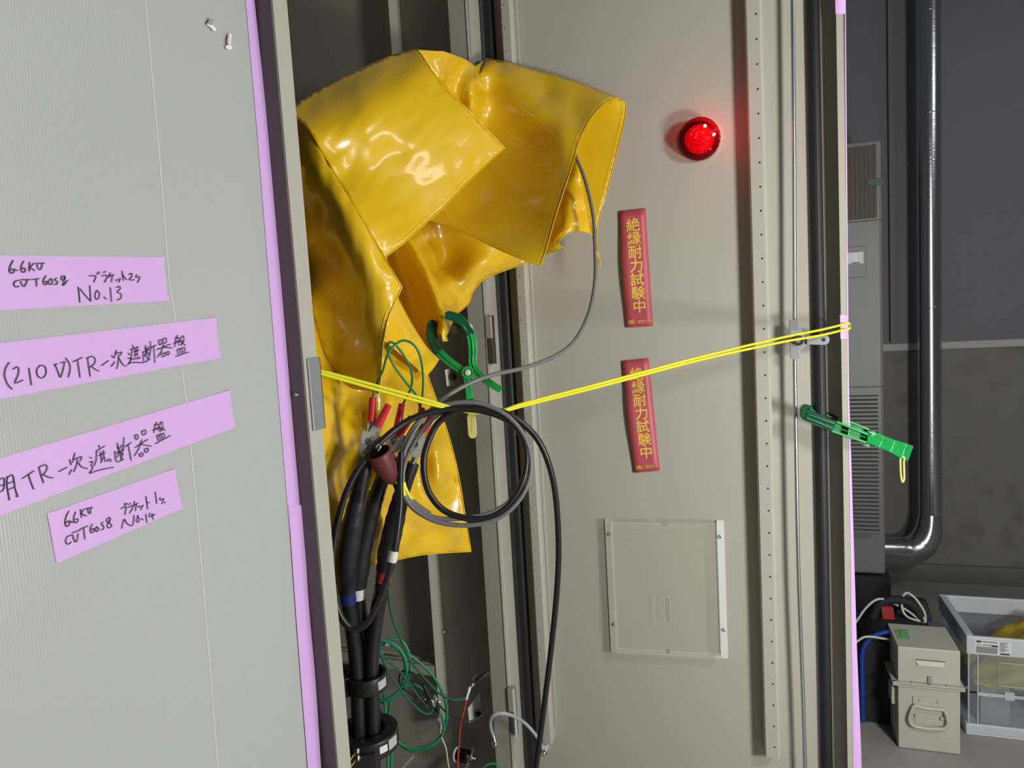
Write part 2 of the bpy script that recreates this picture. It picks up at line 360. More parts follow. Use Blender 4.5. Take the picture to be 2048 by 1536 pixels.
S2 = [[(78,990),(48,1040),(42,1100),(65,1165),(102,1205)],[(110,1045),(140,1025),(155,1045),(150,1090),(125,1157),(188,1132)],[(238,1035),(248,1110),(258,1172)],[(325,1015),(300,1050),(310,1100),(345,1115),(375,1080),(368,1025),(325,1012)],[(447,1006),(470,1060),(490,1110),(510,1060),(525,990)],[(442,1008),(468,1002)],[(492,992),(530,985)],[(535,955),(565,1000),(570,1050),(555,1108)],[(592,985),(668,950)],[(630,970),(640,1040),(650,1110)],[(712,955),(722,1030),(732,1102)],[(705,957),(745,940),(772,962),(765,1000),(725,1030)],[(745,1025),(772,1045),(802,1060)],[(825,1015),(880,975)],
 [(905,935),(918,952)],[(903,1022),(930,985)],[(945,890),(925,955)],[(937,920),(987,905),(972,935)],[(962,928),(960,980),(948,1042)],[(965,955),(998,1010),(1026,1018)],[(1040,915),(1052,930)],[(1038,957),(1062,958),(1046,1000)],[(1035,1006),(1070,990),(1162,992)],[(1075,850),(1082,875)],[(1055,887),(1122,862)],[(1070,885),(1064,970)],[(1085,902),(1128,890)],[(1094,878),(1096,936)],[(1112,872),(1112,930)],[(1090,937),(1118,927)],[(1086,955),(1082,970)],[(1100,950),(1103,966)],[(1115,948),(1121,962)],[(1128,944),(1136,958)],
 [(1160,900),(1168,985),(1215,962)],[(1180,850),(1192,962)],[(1165,906),(1215,882)],[(1174,870),(1184,890)],[(1206,860),(1196,886)],[(1190,900),(1170,942)],[(1195,905),(1213,930)],[(1218,820),(1222,880),(1206,962)],[(1222,872),(1263,850)],[(1245,860),(1250,920),(1256,992)],[(1286,815),(1290,846),(1310,836),(1308,806),(1286,815)],[(1320,802),(1325,835),(1346,826),(1345,793),(1320,802)],[(1270,887),(1380,842)],[(1326,845),(1305,905),(1276,947)],[(1325,868),(1392,872)],[(1310,920),(1314,943),(1333,938),(1335,912),(1310,920)],[(1348,908),(1352,930),(1368,924),(1370,902),(1348,908)],
 [(1425,787),(1415,862)],[(1425,800),(1448,790),(1448,852)],[(1408,837),(1457,815)],[(1438,770),(1430,790)],[(1432,815),(1441,832)],[(1466,790),(1460,818)],[(1465,787),(1486,776),(1490,802)],[(1462,822),(1492,812),(1464,852)],[(1468,825),(1502,852)],[(1435,887),(1446,926)],[(1438,886),(1496,870),(1492,907)],[(1458,882),(1463,919)],[(1475,877),(1479,913)],[(1425,942),(1527,905)]]
S3 = [[(-6,808),(36,795),(32,882),(-6,908)],[(-6,858),(32,846)],[(62,782),(60,860),(80,970)],[(62,790),(106,770),(126,880),(148,942),(134,936)],[(68,836),(112,820)],[(72,886),(118,866)],[(183,796),(278,735)],[(232,762),(255,830),(276,882)],[(318,705),(335,770),(356,832)],[(318,706),(365,685),(386,706),(370,745),(335,775)],[(355,765),(395,785),(432,792)],[(478,741),(546,705)],[(567,645),(579,686)],[(562,766),(582,724)],[(608,590),(590,665)],[(600,642),(662,620),(650,656)],[(628,640),(622,690),(600,742)],[(635,665),(662,702),(710,717)],[(730,625),(746,632)],[(728,665),(752,660),(742,695),(755,702),(728,755)],[(728,755),(800,730),(920,705)],[(800,530),(809,548)],[(778,577),(848,535)],[(786,580),(782,640),(766,692)],[(805,612),(852,586)],[(816,580),(826,652)],[(838,570),(846,636)],[(822,642),(850,630)],[(826,655),(821,670)],[(850,645),(856,660)],[(870,640),(881,660)],[(890,635),(903,658)],
 [(932,575),(945,660),(1002,640)],[(952,510),(968,580),(986,640)],[(940,592),(1006,560)],[(950,540),(962,562)],[(986,525),(975,556)],[(966,580),(950,626)],[(975,580),(999,606)],[(1005,465),(1000,540),(985,642)],[(1010,542),(1066,505)],[(1040,522),(1063,650)],[(1092,450),(1100,480),(1119,470),(1112,440),(1092,450)],[(1150,415),(1156,445),(1182,430),(1178,405),(1150,415)],[(1095,547),(1196,480)],[(1150,482),(1122,560),(1090,612)],[(1145,520),(1228,536)],[(1128,600),(1140,620),(1160,606),(1152,590),(1128,600)],[(1170,565),(1180,586),(1202,570),(1195,550),(1170,565)],
 [(1255,360),(1248,427)],[(1255,370),(1282,358),(1289,412)],[(1235,407),(1292,385)],[(1268,340),(1262,358)],[(1265,385),(1276,401)],[(1296,350),(1294,382)],[(1295,350),(1312,338),(1319,370)],[(1295,396),(1326,380),(1298,417)],[(1300,395),(1340,406)],[(1270,450),(1285,492)],[(1272,450),(1326,430),(1331,466)],[(1290,446),(1300,482)],[(1308,440),(1316,476)],[(1258,516),(1380,450)]]
S4 = [[(560,1060),(535,1110),(530,1160),(545,1185),(565,1165),(558,1140),(535,1155)],[(572,1138),(580,1152),(598,1146)],[(615,1065),(600,1110),(605,1150),(625,1150),(635,1125),(610,1126)],[(655,1045),(663,1112)],[(690,1040),(662,1076),(702,1100)],[(712,1035),(720,1075),(735,1075),(736,1030)],[(700,1041),(753,1030)],[(577,1255),(545,1270),(535,1305),(550,1328),(582,1310)],[(590,1250),(608,1305),(625,1300),(636,1240)],[(588,1236),(652,1214)],[(650,1206),(713,1180)],[(680,1196),(689,1286)],[(750,1165),(735,1200),(740,1235),(760,1225),(763,1200),(740,1211)],[(785,1185),(775,1210),(785,1226),(801,1206),(785,1185)],[(837,1150),(822,1165),(841,1182),(838,1205),(818,1211)],[(885,1110),(865,1130),(875,1152),(896,1130),(885,1110)],[(890,1135),(870,1175),(878,1196),(907,1180),(885,1152)],
 [(980,1041),(1022,1022),(1018,1055),(1014,1087)],[(1008,1000),(1015,1013)],[(1022,994),(1028,1006)],[(1040,1006),(1061,998)],[(1038,1031),(1076,1015),(1070,1045),(1050,1076)],[(1090,980),(1085,1020)],[(1088,1011),(1117,995)],[(1105,1005),(1098,1057)],[(1120,1020),(1126,1031)],[(1135,1015),(1141,1026)],[(1160,1010),(1140,1051)],[(1182,940),(1196,1042)],[(1188,991),(1213,990)],[(1258,905),(1269,997)],[(1296,950),(1298,972),(1326,958),(1318,988),(1308,1001)],[(1334,987),(1337,995)],
 [(988,1200),(1006,1125),(1030,1160),(1076,1175),(1086,1095)],[(1120,1105),(1105,1130),(1115,1151),(1131,1130),(1114,1094)],[(1148,1120),(1161,1131)],[(1182,1085),(1191,1152)],[(1215,1075),(1210,1106),(1257,1085)],[(1232,1080),(1241,1127)]]
tape_strip([(-40, 510), (327, 514), (337, 602), (-40, 623)], S1, (0, 480), 'short level purple tape reading No.13, topmost on the grey sheet', '1')
tape_strip([(-40, 691), (431, 635), (441, 716), (-40, 806)], S2, (0, 480), 'long purple tape handwritten (210V)TR, second from the top', '22')
tape_strip([(-40, 928), (459, 780), (470, 855), (-40, 1046)], S3, (0, 760), 'long slanting purple tape handwritten TR, third from the top', '333')
tape_strip([(94, 1027), (350, 937), (364, 1017), (113, 1127)], S4, (0, 760), 'short slanting purple tape reading No.14, lowest on the grey sheet', '4444')
for o in [o for o in bpy.data.objects if o.name.startswith('tape_label')]: o['group'] = 'handwritten purple tape labels'
def vstrip(px, y, lift):   # run of edge tape given by left / right pixel columns
    return [[ony(a, yy, YS - lift) for a, b_, yy in y], [ony(b_, yy, YS - lift) for a, b_, yy in y]]
def edge_tape(rows, lift, label):
    L_ = cr([ony(a, yy, YS - lift) for a, b_, yy in rows], 6); R_ = cr([ony(b_, yy, YS - lift) for a, b_, yy in rows], 6); n = len(L_)
    vs = []; fs = []
    for i in range(n):
        mid = L_[i].lerp(R_[i], .5) - Vector((0, .0006, 0)); end = R_[i] + Vector((.0003, .0025, 0))
        vs += [L_[i], mid, R_[i], end]
    for i in range(n - 1):
        for j in range(3): fs.append((4 * i + j, 4 * i + 4 + j, 4 * i + 5 + j, 4 * i + 1 + j))
    t = MB().add(vs, fs, True).build('edge_tape', purple); tag(t, label, 'tape', 'purple tapes along the sheet edge')
edge_tape([(487, 506, -40), (491, 509, 0), (513, 535, 250), (538, 562, 560), (556, 580, 780), (579, 604, 1060)], .0008, 'upper length of purple tape along the edge of the grey sheet')
edge_tape([(577, 606, 1010), (590, 617, 1200), (602, 631, 1360), (613, 640, 1500), (619, 646, 1590)], .0016, 'lower length of purple tape overlapping along the grey sheet edge')
# two scraps of white tie stuck near the top of the sheet
c = lambda x, y, o=0: ony(380 + x / 5.906, y / 5.906, YS - .0015 - o * .35)
paper = mat('white_paper', (.88, .87, .85), .5)
t = MB(); t.slab([c(188, 283, .001), c(200, 280, .002), c(245, 303, .003), c(256, 292, .004), c(306, 345, .008), c(295, 370, .008), c(270, 362, .005), c(235, 325, .002)], (0, -.0012, 0))
o = t.build('label_scrap', paper); tag(o, 'curled white scrap with grey fin, nearest the top of the sheet', 'scrap')
MB().slab([c(193, 280, .003), c(247, 298, .006), c(275, 232, .012), c(238, 226, .012)], (0, -.0008, 0)).build('folded_fin', mat('grey_paper', (.32, .30, .30), .6), o)
t = MB(); t.slab([c(432, 542, .002), c(478, 548, .008), c(481, 440, .009), c(484, 405, .009), c(462, 400, .008), c(441, 440, .004)], (0, -.0010, 0))
t.slab([c(408, 540, .001), c(432, 584, .002), c(465, 588, .006), c(496, 578, .009), c(494, 552, .009), c(436, 540, .002)], (0, -.0010, 0))
o = t.build('label_scrap', paper); tag(o, 'curled white scrap with red print beside the purple edge tape', 'scrap')
h = MB()
for q in ([(445, 530), (466, 530), (466, 508), (447, 508), (446, 494)], [(452, 485), (470, 470), (450, 462), (466, 450)], [(455, 436), (468, 428)]):
    ribbon(h, [c(x, y, .0145) for x, y in q], (0, -1, 0), .0009, 0)
h.build('red_print', mat('red_print', (.55, .06, .08), .5), o)
# tapes on the free edge of the door
def dtape(name, rows, off, label, fold=.02):
    vs = []; fs = []
    for i, (x0, x1, y) in enumerate(rows):
        a = ond(x0, y, off); b_ = ond(x1, y, off); vs += [a, b_, b_ + DN * fold]
        if i: k = 3 * i; fs += [(k - 3, k - 2, k + 1, k), (k - 2, k - 1, k + 2, k + 1)]
    t = MB().add(vs, fs, True).build(name, purple); return tag(t, label, 'tape', 'purple tapes on the door edge')
dtape('edge_tape', [(1670, 1690.5, -30), (1671, 1690.5, 28)], .0372, 'short purple tape wrapped round the door edge at the top', .035)
dtape('edge_tape', [(1680, 1696, 630), (1681, 1696.5, 678)], .0376, 'short purple tape wrapped round the door edge under the rope', .035)
dtape('edge_tape', [(1689, 1691.2, -30), (1693, 1695.5, 500), (1695, 1698, 780), (1698, 1702, 900), (1701, 1708, 1100), (1703, 1714, 1300), (1706, 1722, 1490), (1706, 1725, 1590)], .0366, 'long purple tape running down the outer edge of the door', .03)

# ================================================================== red warning magnets, beacon, document pocket on the door
def text_mesh(body, size, m, parent, origin, ux, uz, lift_n, name, offset=0.0, align='CENTER'):
    cu = bpy.data.curves.new('t', 'FONT'); cu.body = body; cu.size = 1; cu.align_x = align; cu.align_y = 'CENTER'; cu.offset = offset; cu.resolution_u = 3
    o = bpy.data.objects.new('t', cu); COL.objects.link(o); dg = bpy.context.evaluated_depsgraph_get(); dg.update()
    me = o.evaluated_get(dg).to_mesh(); vs = [v.co.copy() for v in me.vertices]; fs = [list(p.vertices) for p in me.polygons]
    bpy.data.objects.remove(o); bpy.data.curves.remove(cu)
    return [(origin + ux * (v.x * size) + uz * (v.y * size) + lift_n) for v in vs], fs
def magnet(quad, small, label):
    TL, TR, BR, BL = [ond(x, y, .0012) for x, y in quad]
    up = -DN
    NU, NV = 4, 14; vs = []; fs = []
    bow = lambda v, u: up * (.006 * (1 - u) ** 2 * (math.sin(pi * v) ** 2) + .0022 * (1 - u))
    at = lambda u, v: TL * (1 - u) * (1 - v) + TR * u * (1 - v) + BR * u * v + BL * (1 - u) * v + bow(v, u)
    for i in range(NU + 1):
        for j in range(NV + 1): vs.append(at(i / NU, j / NV))
    for i in range(NU):
        for j in range(NV): k = i * (NV + 1) + j; fs.append((k, k + 1, k + NV + 2, k + NV + 1))
    t = MB().add(vs, fs, True).build('warning_sign', magred, solid=.0012); tag(t, label, 'sign', 'red warning signs on the door')
    W = (TR - TL).length; H = (BL - TL).length; ux = (TR - TL).normalized(); uz = (TL - BL).normalized()
    L = MB()
    def put(ch, u, v, size, off):
        o = at(u, v) ; vs, fs = text_mesh(ch, 1, None, None, Vector((0, 0, 0)), Vector((1, 0, 0)), Vector((0, 1, 0)), Vector(), 't', off)
        if not vs: return
        cx = (max(a.x for a in vs) + min(a.x for a in vs)) / 2; cy = (max(a.y for a in vs) + min(a.y for a in vs)) / 2
        out = []
        for a in vs:
            x_, y_ = (a.x - cx) * size, (a.y - cy) * size
            out.append(at(u + x_ / W, v - y_ / H) + up * .0011)
        L.add(out, fs)
    for i, ch in enumerate('絶縁耐力試験中'): put(ch, .50 + .008 * i, .125 + .1165 * i, .0315, .009)
    put('（株）STC', .42, .955, .0095, .01); put(small, .85, .955, .007, .0)
    L.build('lettering', lettery, t)
    return t
magnet([(1238, 423), (1291, 416), (1306, 652), (1252, 655)], '3/10', 'upper red warning sign with yellow characters, below the beacon')
magnet([(1244, 722), (1297, 716), (1320, 941), (1268, 945)], '1/10', 'lower red warning sign crossed by the yellow rope')
# beacon
bc = ond(1398, 282, 0); bz = -DN
be = thing('beacon_light', 'lit red beacon stuck on the open door', 'beacon light', bc)
MB().lathe(bc, bz, [(0, 0), (.042, 0), (.042, .004), (.040, .010), (0, .010)], 40).build('base', blk_plastic, be)
lens_m = bpy.data.materials.new('red_lens'); lens_m.use_nodes = True; nt = lens_m.node_tree; b = nt.nodes['Principled BSDF']
b.inputs['Base Color'].default_value = (.45, .004, .02, 1); b.inputs['Roughness'].default_value = .07
tr = nt.nodes.new('ShaderNodeBsdfTransparent'); tr.inputs[0].default_value = (.95, .05, .09, 1); mx = nt.nodes.new('ShaderNodeMixShader'); mx.inputs[0].default_value = .22
nt.links.new(tr.outputs[0], mx.inputs[1]); nt.links.new(b.outputs[0], mx.inputs[2]); nt.links.new(mx.outputs[0], nt.nodes['Material Output'].inputs['Surface'])
lz = MB(); lz.lathe(bc + bz * .010, bz, [(.0445, 0), (.0445, .010), (.0425, .026), (.036, .033), (.022, .036), (.0215, .0385), (.019, .0385), (.0185, .036), (.014, .0362), (.0135, .039), (.011, .039), (.0105, .0365), (0, .0368)], 48)
ux = DS
for k in range(26):
    a = 2 * pi * k / 26; r_ = DS * math.cos(a) + UP * math.sin(a); r2 = DS * math.cos(a + .22) + UP * math.sin(a + .22)
    lz.tube([bc + bz * .014 + r_ * .0445, bc + bz * .032 + r_ * .0425, bc + bz * .045 + r2 * .031], .0013, 6)
lz.build('lens', lens_m, be)
rgm = mat('lens_ring', (.30, .0, .01), .2)
for r_ in (.0205, .0125): MB().tube([bc + bz * .0478 + (DS * math.cos(a) + UP * math.sin(a)) * r_ for a in [2 * pi * k / 32 for k in range(32)]], .0007, 6, closed=True).build('lens_ring', rgm, be)
co = MB(); co.lathe(bc + bz * .010, bz, [(.030, 0), (.031, .010), (.022, .016), (.0, .018)], 24)
co.build('reflector', mat('lit_reflector', (.7, .02, .03), .3, emit=(1, .01, .06, .42)), be)
ledm = mat('lit_led', (1, .8, .5), .4, emit=(1, .75, .35, 60))
for px, py in ((1410, 252), (1428, 269)):
    p = ond(px, py, .038); MB().ball(p, .0036, 12).build('led', ledm, be)
lp_ = lamp('beacon_glow', 'POINT', bc + bz * .048 + DS * .012 + UP * .012, .10, (1, .03, .05), .01)
lp_.parent = be; lp_.location = bz * .075 + DS * .035 + UP * .02
# document pocket
dq = [ond(x, y, 0) for x, y in ((1208, 1037), (1447, 1040), (1456, 1315), (1223, 1306))]
S = [dsz(p) for p in dq]; s0 = (S[0][0] + S[3][0]) / 2; s1 = (S[1][0] + S[2][0]) / 2; zt = (S[0][1] + S[1][1]) / 2; zb = (S[2][1] + S[3][1]) / 2
dh = thing('document_holder', 'empty clear plastic document pocket screwed to the door', 'document holder', dpt((s0 + s1) / 2, 0, zb))
fw = .017
fm = MB(); fm.dbox(s0, s0 + fw, 0, .003, zb, zt); fm.dbox(s1 - fw, s1, 0, .003, zb, zt); fm.dbox(s0 + fw, s1 - fw, 0, .003, zb, zb + .012)
fm.build('frame', mat('white_holder', (.72, .74, .72), .35), dh, bevel=.001)
PD = .030
pk = MB(); a0, a1 = s0 + fw - .002, s1 - fw + .002
pk.dbox(a0, a0 + .0018, .003, PD, zb + .010, zt); pk.dbox(a1 - .0018, a1, .003, PD, zb + .010, zt); pk.dbox(a0, a1, .003, PD, zb + .010, zb + .0118)
def holed(mb, outer, holes, mp):
    co_ = []; ed = []
    for loop in [outer] + holes:
        k = len(co_); n = len(loop); co_ += [Vector(p) for p in loop]; ed += [(k + i, k + (i + 1) % n) for i in range(n)]
    r = delaunay_2d_cdt(co_, ed, [list(range(len(outer)))] , 1, 1e-6)
    vs, fs = r[0], r[2]
    def inside(p, lp):
        c_ = False
        for i in range(len(lp)):
            (xi, yi), (xj, yj) = lp[i], lp[i - 1]
            if (yi > p[1]) != (yj > p[1]) and p[0] < (xj - xi) * (p[1] - yi) / (yj - yi) + xi: c_ = not c_
        return c_
    keep = []
    for f in fs:
        cx = sum(vs[i][0] for i in f) / len(f); cy = sum(vs[i][1] for i in f) / len(f)
        if not any(inside((cx, cy), h) for h in holes): keep.append(f)
    mb.add([mp(v) for v in vs], keep)
mid = (a0 + a1) / 2; zc = zb + .128
slot = [(mid + .003 + .0065 * math.cos(t), zc + .022 + .0065 * math.sin(t)) for t in [pi * i / 10 for i in range(11)]] + [(mid + .003 - .0065 * math.cos(t), zc - .030 - .0065 * math.sin(t)) for t in [pi * i / 10 for i in range(11)]]
nc = [(mid + .004 + .009 * math.cos(t), zt - .002 - .009 * math.sin(t)) for t in [pi * i / 10 for i in range(11)]]
outer = [(a0, zb + .010), (a1, zb + .010), (a1, zt)] + [(nc[0][0], zt)] + nc + [(nc[-1][0], zt)] + [(a0, zt)]
holed(pk, outer, [slot], lambda v: dpt(v[0], PD, v[1]))
pk.build('pocket', clear, dh)
rim2 = mat('clear_rim', (.75, .77, .72), .2, trans=(.5, (1, 1, .97)))
MB().tube([dpt(x, PD + .0005, z) for x, z in slot], .0007, 6, closed=True).build('slot_rim', rim2, dh)
edg = MB(); edg.tube([dpt(x, PD + .0005, z) for x, z in [(a0, zt)] + nc[::-1] + [(a1, zt)]], .0006, 6)
edg.build('pocket_rim', rim2, dh)
for px, py in ((1219.5, 1068), (1229, 1248), (1440, 1073), (1448, 1259), (1338, 1303)):
    sm = MB(); screw(sm, ond(px, py, .003), -DN, .0045, .004); sm.build('screw', chrome, dh)
# ================================================================== yellow insulating sheet
def dense(outline, step=6):
    pts = [Vector((p[0], p[1])) for p in outline]; cor = [len(p) > 3 for p in outline]; n = len(pts); out = []
    for i in range(n):
        b_, c_ = pts[i], pts[(i + 1) % n]; a_ = b_ * 2 - c_ if cor[i] else pts[i - 1]; d_ = c_ * 2 - b_ if cor[(i + 1) % n] else pts[(i + 2) % n]
        k = max(1, int((c_ - b_).length / step))
        for j in range(k):
            t = j / k; out.append(.5 * ((2 * b_) + (c_ - a_) * t + (2 * a_ - 5 * b_ + 4 * c_ - d_) * t * t + (3 * b_ - a_ - 3 * c_ + d_) * t ** 3))
    return out
def tps(ctrl, lam=1e-4):
    c = np.array([(p[0] / 200, p[1] / 200) for p in ctrl]); z = np.array([p[2] for p in ctrl]); n = len(c)
    d2 = ((c[:, None] - c[None]) ** 2).sum(-1); K = .5 * d2 * np.log(d2 + 1e-12); Q = np.concatenate([np.ones((n, 1)), c], 1)
    A = np.zeros((n + 3, n + 3)); A[:n, :n] = K + lam * np.eye(n); A[:n, n:] = Q; A[n:, :n] = Q.T
    s = np.linalg.solve(A, np.concatenate([z, np.zeros(3)]))
    def f(x, y):
        d = (x / 200 - c[:, 0]) ** 2 + (y / 200 - c[:, 1]) ** 2
        return float((.5 * d * np.log(d + 1e-12)) @ s[:n] + s[n] + s[n + 1] * x / 200 + s[n + 2] * y / 200)
    return f
CLOTH = MB(); HEM = MB()
def ln(*pts): return [tuple(v) for v in cr(pts, 4)]     # a fold line given by a few points, filled in
def patch(outline, ctrl=(), step=6, wr=.0012, sc_=.03, hems=(), rid=0, an=1):
    f = tps([(p[0], p[1], p[2]) for p in outline] + [tuple(c) for c in ctrl])
    o = dense(outline, step); n = len(o)
    xs = [p.x for p in o]; ys = [p.y for p in o]; co_ = list(o)
    def inside(x, y):
        c_ = False
        for i in range(n):
            a_, b_ = o[i], o[i - 1]
            if (a_.y > y) != (b_.y > y) and x < (b_.x - a_.x) * (y - a_.y) / (b_.y - a_.y) + a_.x: c_ = not c_
        return c_
    oa = np.array([(p.x, p.y) for p in o]); y = min(ys); r = 0
    while y < max(ys):
        x = min(xs) + (r % 2) * step / 2
        while x < max(xs):
            if inside(x, y) and ((oa - (x, y)) ** 2).sum(1).min() > (step * .6) ** 2: co_.append(Vector((x, y)))
            x += step
        y += step * .87; r += 1
    R = delaunay_2d_cdt(co_, [(i, (i + 1) % n) for i in range(n)], [list(range(n))], 1, 1e-5)
    seed = outline[0][0] * .01
    def zz(x, y):
        return f(x, y) + wr * (noise.noise(Vector((x * sc_, y * sc_ * an, seed))) + .5 * noise.noise(Vector((x * sc_ * 2.3, y * sc_ * 1.2 * an, seed + 5)))) - rid * abs(noise.noise(Vector((x * sc_ * 1.3 + y * sc_ * .8, y * sc_ * .9, seed + 9))))
    vs = [P(v.x, v.y, zz(v.x, v.y)) for v in R[0]]; fs = []
    for t in R[2]:
        t = list(t); nn = (vs[t[1]] - vs[t[0]]).cross(vs[t[2]] - vs[t[0]])
        if nn.dot(vs[t[0]] - Vector(CAM)) > 0: t.reverse()
        fs.append(t)
    CLOTH.add(vs, fs, True)
    for pl in hems:      # folded and welded edges: pixel runs along the sheet edge, and their stitch line inside
        q = dense([(*p, 0) if len(p) == 2 else p for p in pl] , 8)
        q = [v for v in dense_open(pl, 8)]
        HEM.tube([P(v.x, v.y, zz(v.x, v.y) - .0006) for v in q], .0011, 6)
        cen = Vector((sum(xs) / n, sum(ys) / n)); ins = []
        for i, v in enumerate(q):
            t = (q[min(i + 1, len(q) - 1)] - q[max(i - 1, 0)]).normalized(); nr = Vector((-t.y, t.x))
            if not inside(*(v + nr * 8)): nr = -nr
            ww = v + nr * 8
            if inside(ww.x, ww.y): ins.append(ww)
        if len(ins) > 2: HEM.tube([P(v.x, v.y, zz(v.x, v.y) - .0002) for v in ins], .0006, 5)
def dense_open(pl, step):
    q = cr([Vector((p[0], p[1], 0)) for p in pl], 6); return [Vector((v.x, v.y)) for v in q]
# front flap with the sharp corner at its right
patch([(578,224,1.13,1),(605,200,1.165),(660,166,1.21),(720,137,1.25),(775,113,1.285),(810,103,1.305),(834,98,1.31,1),(850,122,1.29),(888,172,1.295),(935,219,1.315),(972,257,1.34),(1010,296,1.37,1),(975,327,1.335),(930,370,1.285),(885,417,1.235),(858,441,1.21),(815,480,1.16),(769,515,1.12,1),(740,465,1.108),(700,398,1.105),(660,330,1.108),(640,297,1.105),(615,255,1.11)],
      [(720,180,1.19),(742,210,1.172),(742,300,1.158),(760,400,1.15),(700,250,1.142),(655,262,1.118),(668,310,1.122),(690,350,1.130),(790,300,1.192),(800,220,1.21),(840,300,1.222),(840,400,1.208),(900,300,1.270),(830,150,1.26),(640,215,1.152),(900,380,1.255),(940,300,1.305),(700,210,1.165)], wr=.0015, sc_=.018, rid=.0022,
      hems=[[(834,98),(888,172),(935,219),(972,257),(1010,296)],[(1010,296),(975,327),(930,370),(885,417),(858,441),(815,480),(769,515)]])
# underside hanging on the left, with the blunt tip
patch([(578,226,1.13,1),(615,257,1.112),(640,299,1.107),(660,332,1.110),(700,400,1.107),(740,467,1.110),(769,517,1.121),(804,574,1.125,1),(798,588,1.125),(778,632,1.12),(768,680,1.115),(764,720,1.115),(762,760,1.12),(757,788,1.125,1),(740,782,1.14),(690,768,1.175),(650,705,1.175),(622,610,1.18),(600,470,1.175),(580,330,1.15)],
      ln((640,340,1.106),(660,380,1.104),(700,440,1.099),(745,520,1.100),(775,572,1.108)) + [(735,580,1.112),(690,500,1.115),(700,600,1.150),(680,650,1.165),(650,520,1.178),(630,420,1.155),(745,640,1.122),(735,720,1.135),(700,700,1.165)], wr=.0022, sc_=.03, an=.16,
      hems=[[(769,517),(804,574)],[(804,574),(798,588),(778,632),(768,680),(764,720),(762,760),(757,788)]])
# long tail hanging down behind the cables
patch([(570,330,1.13,1),(600,620,1.115),(612,740,1.115),(630,950,1.125),(645,1100,1.135),(653,1214,1.145,1),(663,1208,1.15),(668,1178,1.155),(676,1168,1.16,1),(700,1150,1.185),(730,1133,1.215,1),(775,1124,1.255),(830,1112,1.31),(870,1107,1.345),(942,1103,1.42,1),(930,1030,1.41),(918,955,1.40),(900,880,1.375),(880,820,1.35),(862,770,1.33),(850,735,1.32,1),(800,690,1.27),(765,660,1.24,1),(745,760,1.22),(700,775,1.195),(655,712,1.185),(625,615,1.185),(603,470,1.18),(582,330,1.155,1)],
      [(690,900,1.165),(728,830,1.235),(748,830,1.216),(728,930,1.236),(752,930,1.214),(735,1040,1.228),(755,1040,1.212),(790,930,1.285),(800,860,1.30),(840,870,1.345),(860,870,1.332),(850,930,1.365),(868,925,1.345),(880,960,1.352),(905,960,1.40),(880,990,1.375),(840,985,1.355),(820,1050,1.30),(845,1040,1.345),(862,1070,1.33),(880,1045,1.372),(905,1075,1.372),(912,1040,1.40),(925,1085,1.408),(700,1050,1.18),(790,1040,1.262),(660,800,1.14),(665,1000,1.147),(885,830,1.352),(870,800,1.322),(900,900,1.385)], wr=.003, sc_=.014, rid=.003,
      hems=[[(850,735),(880,820),(900,880),(918,955),(930,1030),(942,1103)],[(942,1103),(870,1107),(830,1112),(775,1124),(730,1133)]])
# small lit panel behind the tip
patch([(794,590,1.20,1),(812,625,1.235),(835,665,1.265),(857,697,1.29),(879,719,1.31,1),(866,738,1.30),(853,753,1.285,1),(810,715,1.235),(768,680,1.19,1),(775,640,1.18)], [(810,660,1.220),(835,710,1.262)], wr=.001, sc_=.04, rid=.003, step=5, hems=[[(853,753),(810,715),(768,680)]])
# dark hollow with the rib held by the clip
patch([(760,505,1.46,1),(800,470,1.50),(858,430,1.53),(931,455,1.53),(1060,510,1.60,1),(1056,525,1.60,1),(1005,543,1.59),(968,559,1.57),(946,584,1.545),(938,606,1.53),(914,628,1.47),(905,645,1.40),(900,660,1.362),(893,672,1.355),(897,682,1.355,1),(884,684,1.345,1),(880,668,1.345),(872,690,1.40),(860,705,1.42,1),(835,690,1.43),(790,640,1.45),(775,570,1.455)],
      ln((812,478,1.418),(838,530,1.40),(862,580,1.378),(882,640,1.345)) + ln((796,482,1.455),(822,530,1.44),(846,580,1.425),(869,640,1.39)) + ln((829,478,1.43),(855,530,1.412),(877,580,1.392),(893,640,1.356)) + [(795,560,1.47),(825,620,1.46),(785,520,1.47),(846,490,1.48),(870,540,1.485),(895,590,1.46),(880,480,1.55),(905,540,1.53),(920,500,1.55),(930,560,1.51),(960,500,1.54),(980,530,1.545),(1010,525,1.575),(950,540,1.525)], wr=.0006, sc_=.03, step=5,
      hems=[[(1056,525),(1005,543),(968,559),(946,584),(938,606),(914,628)]])
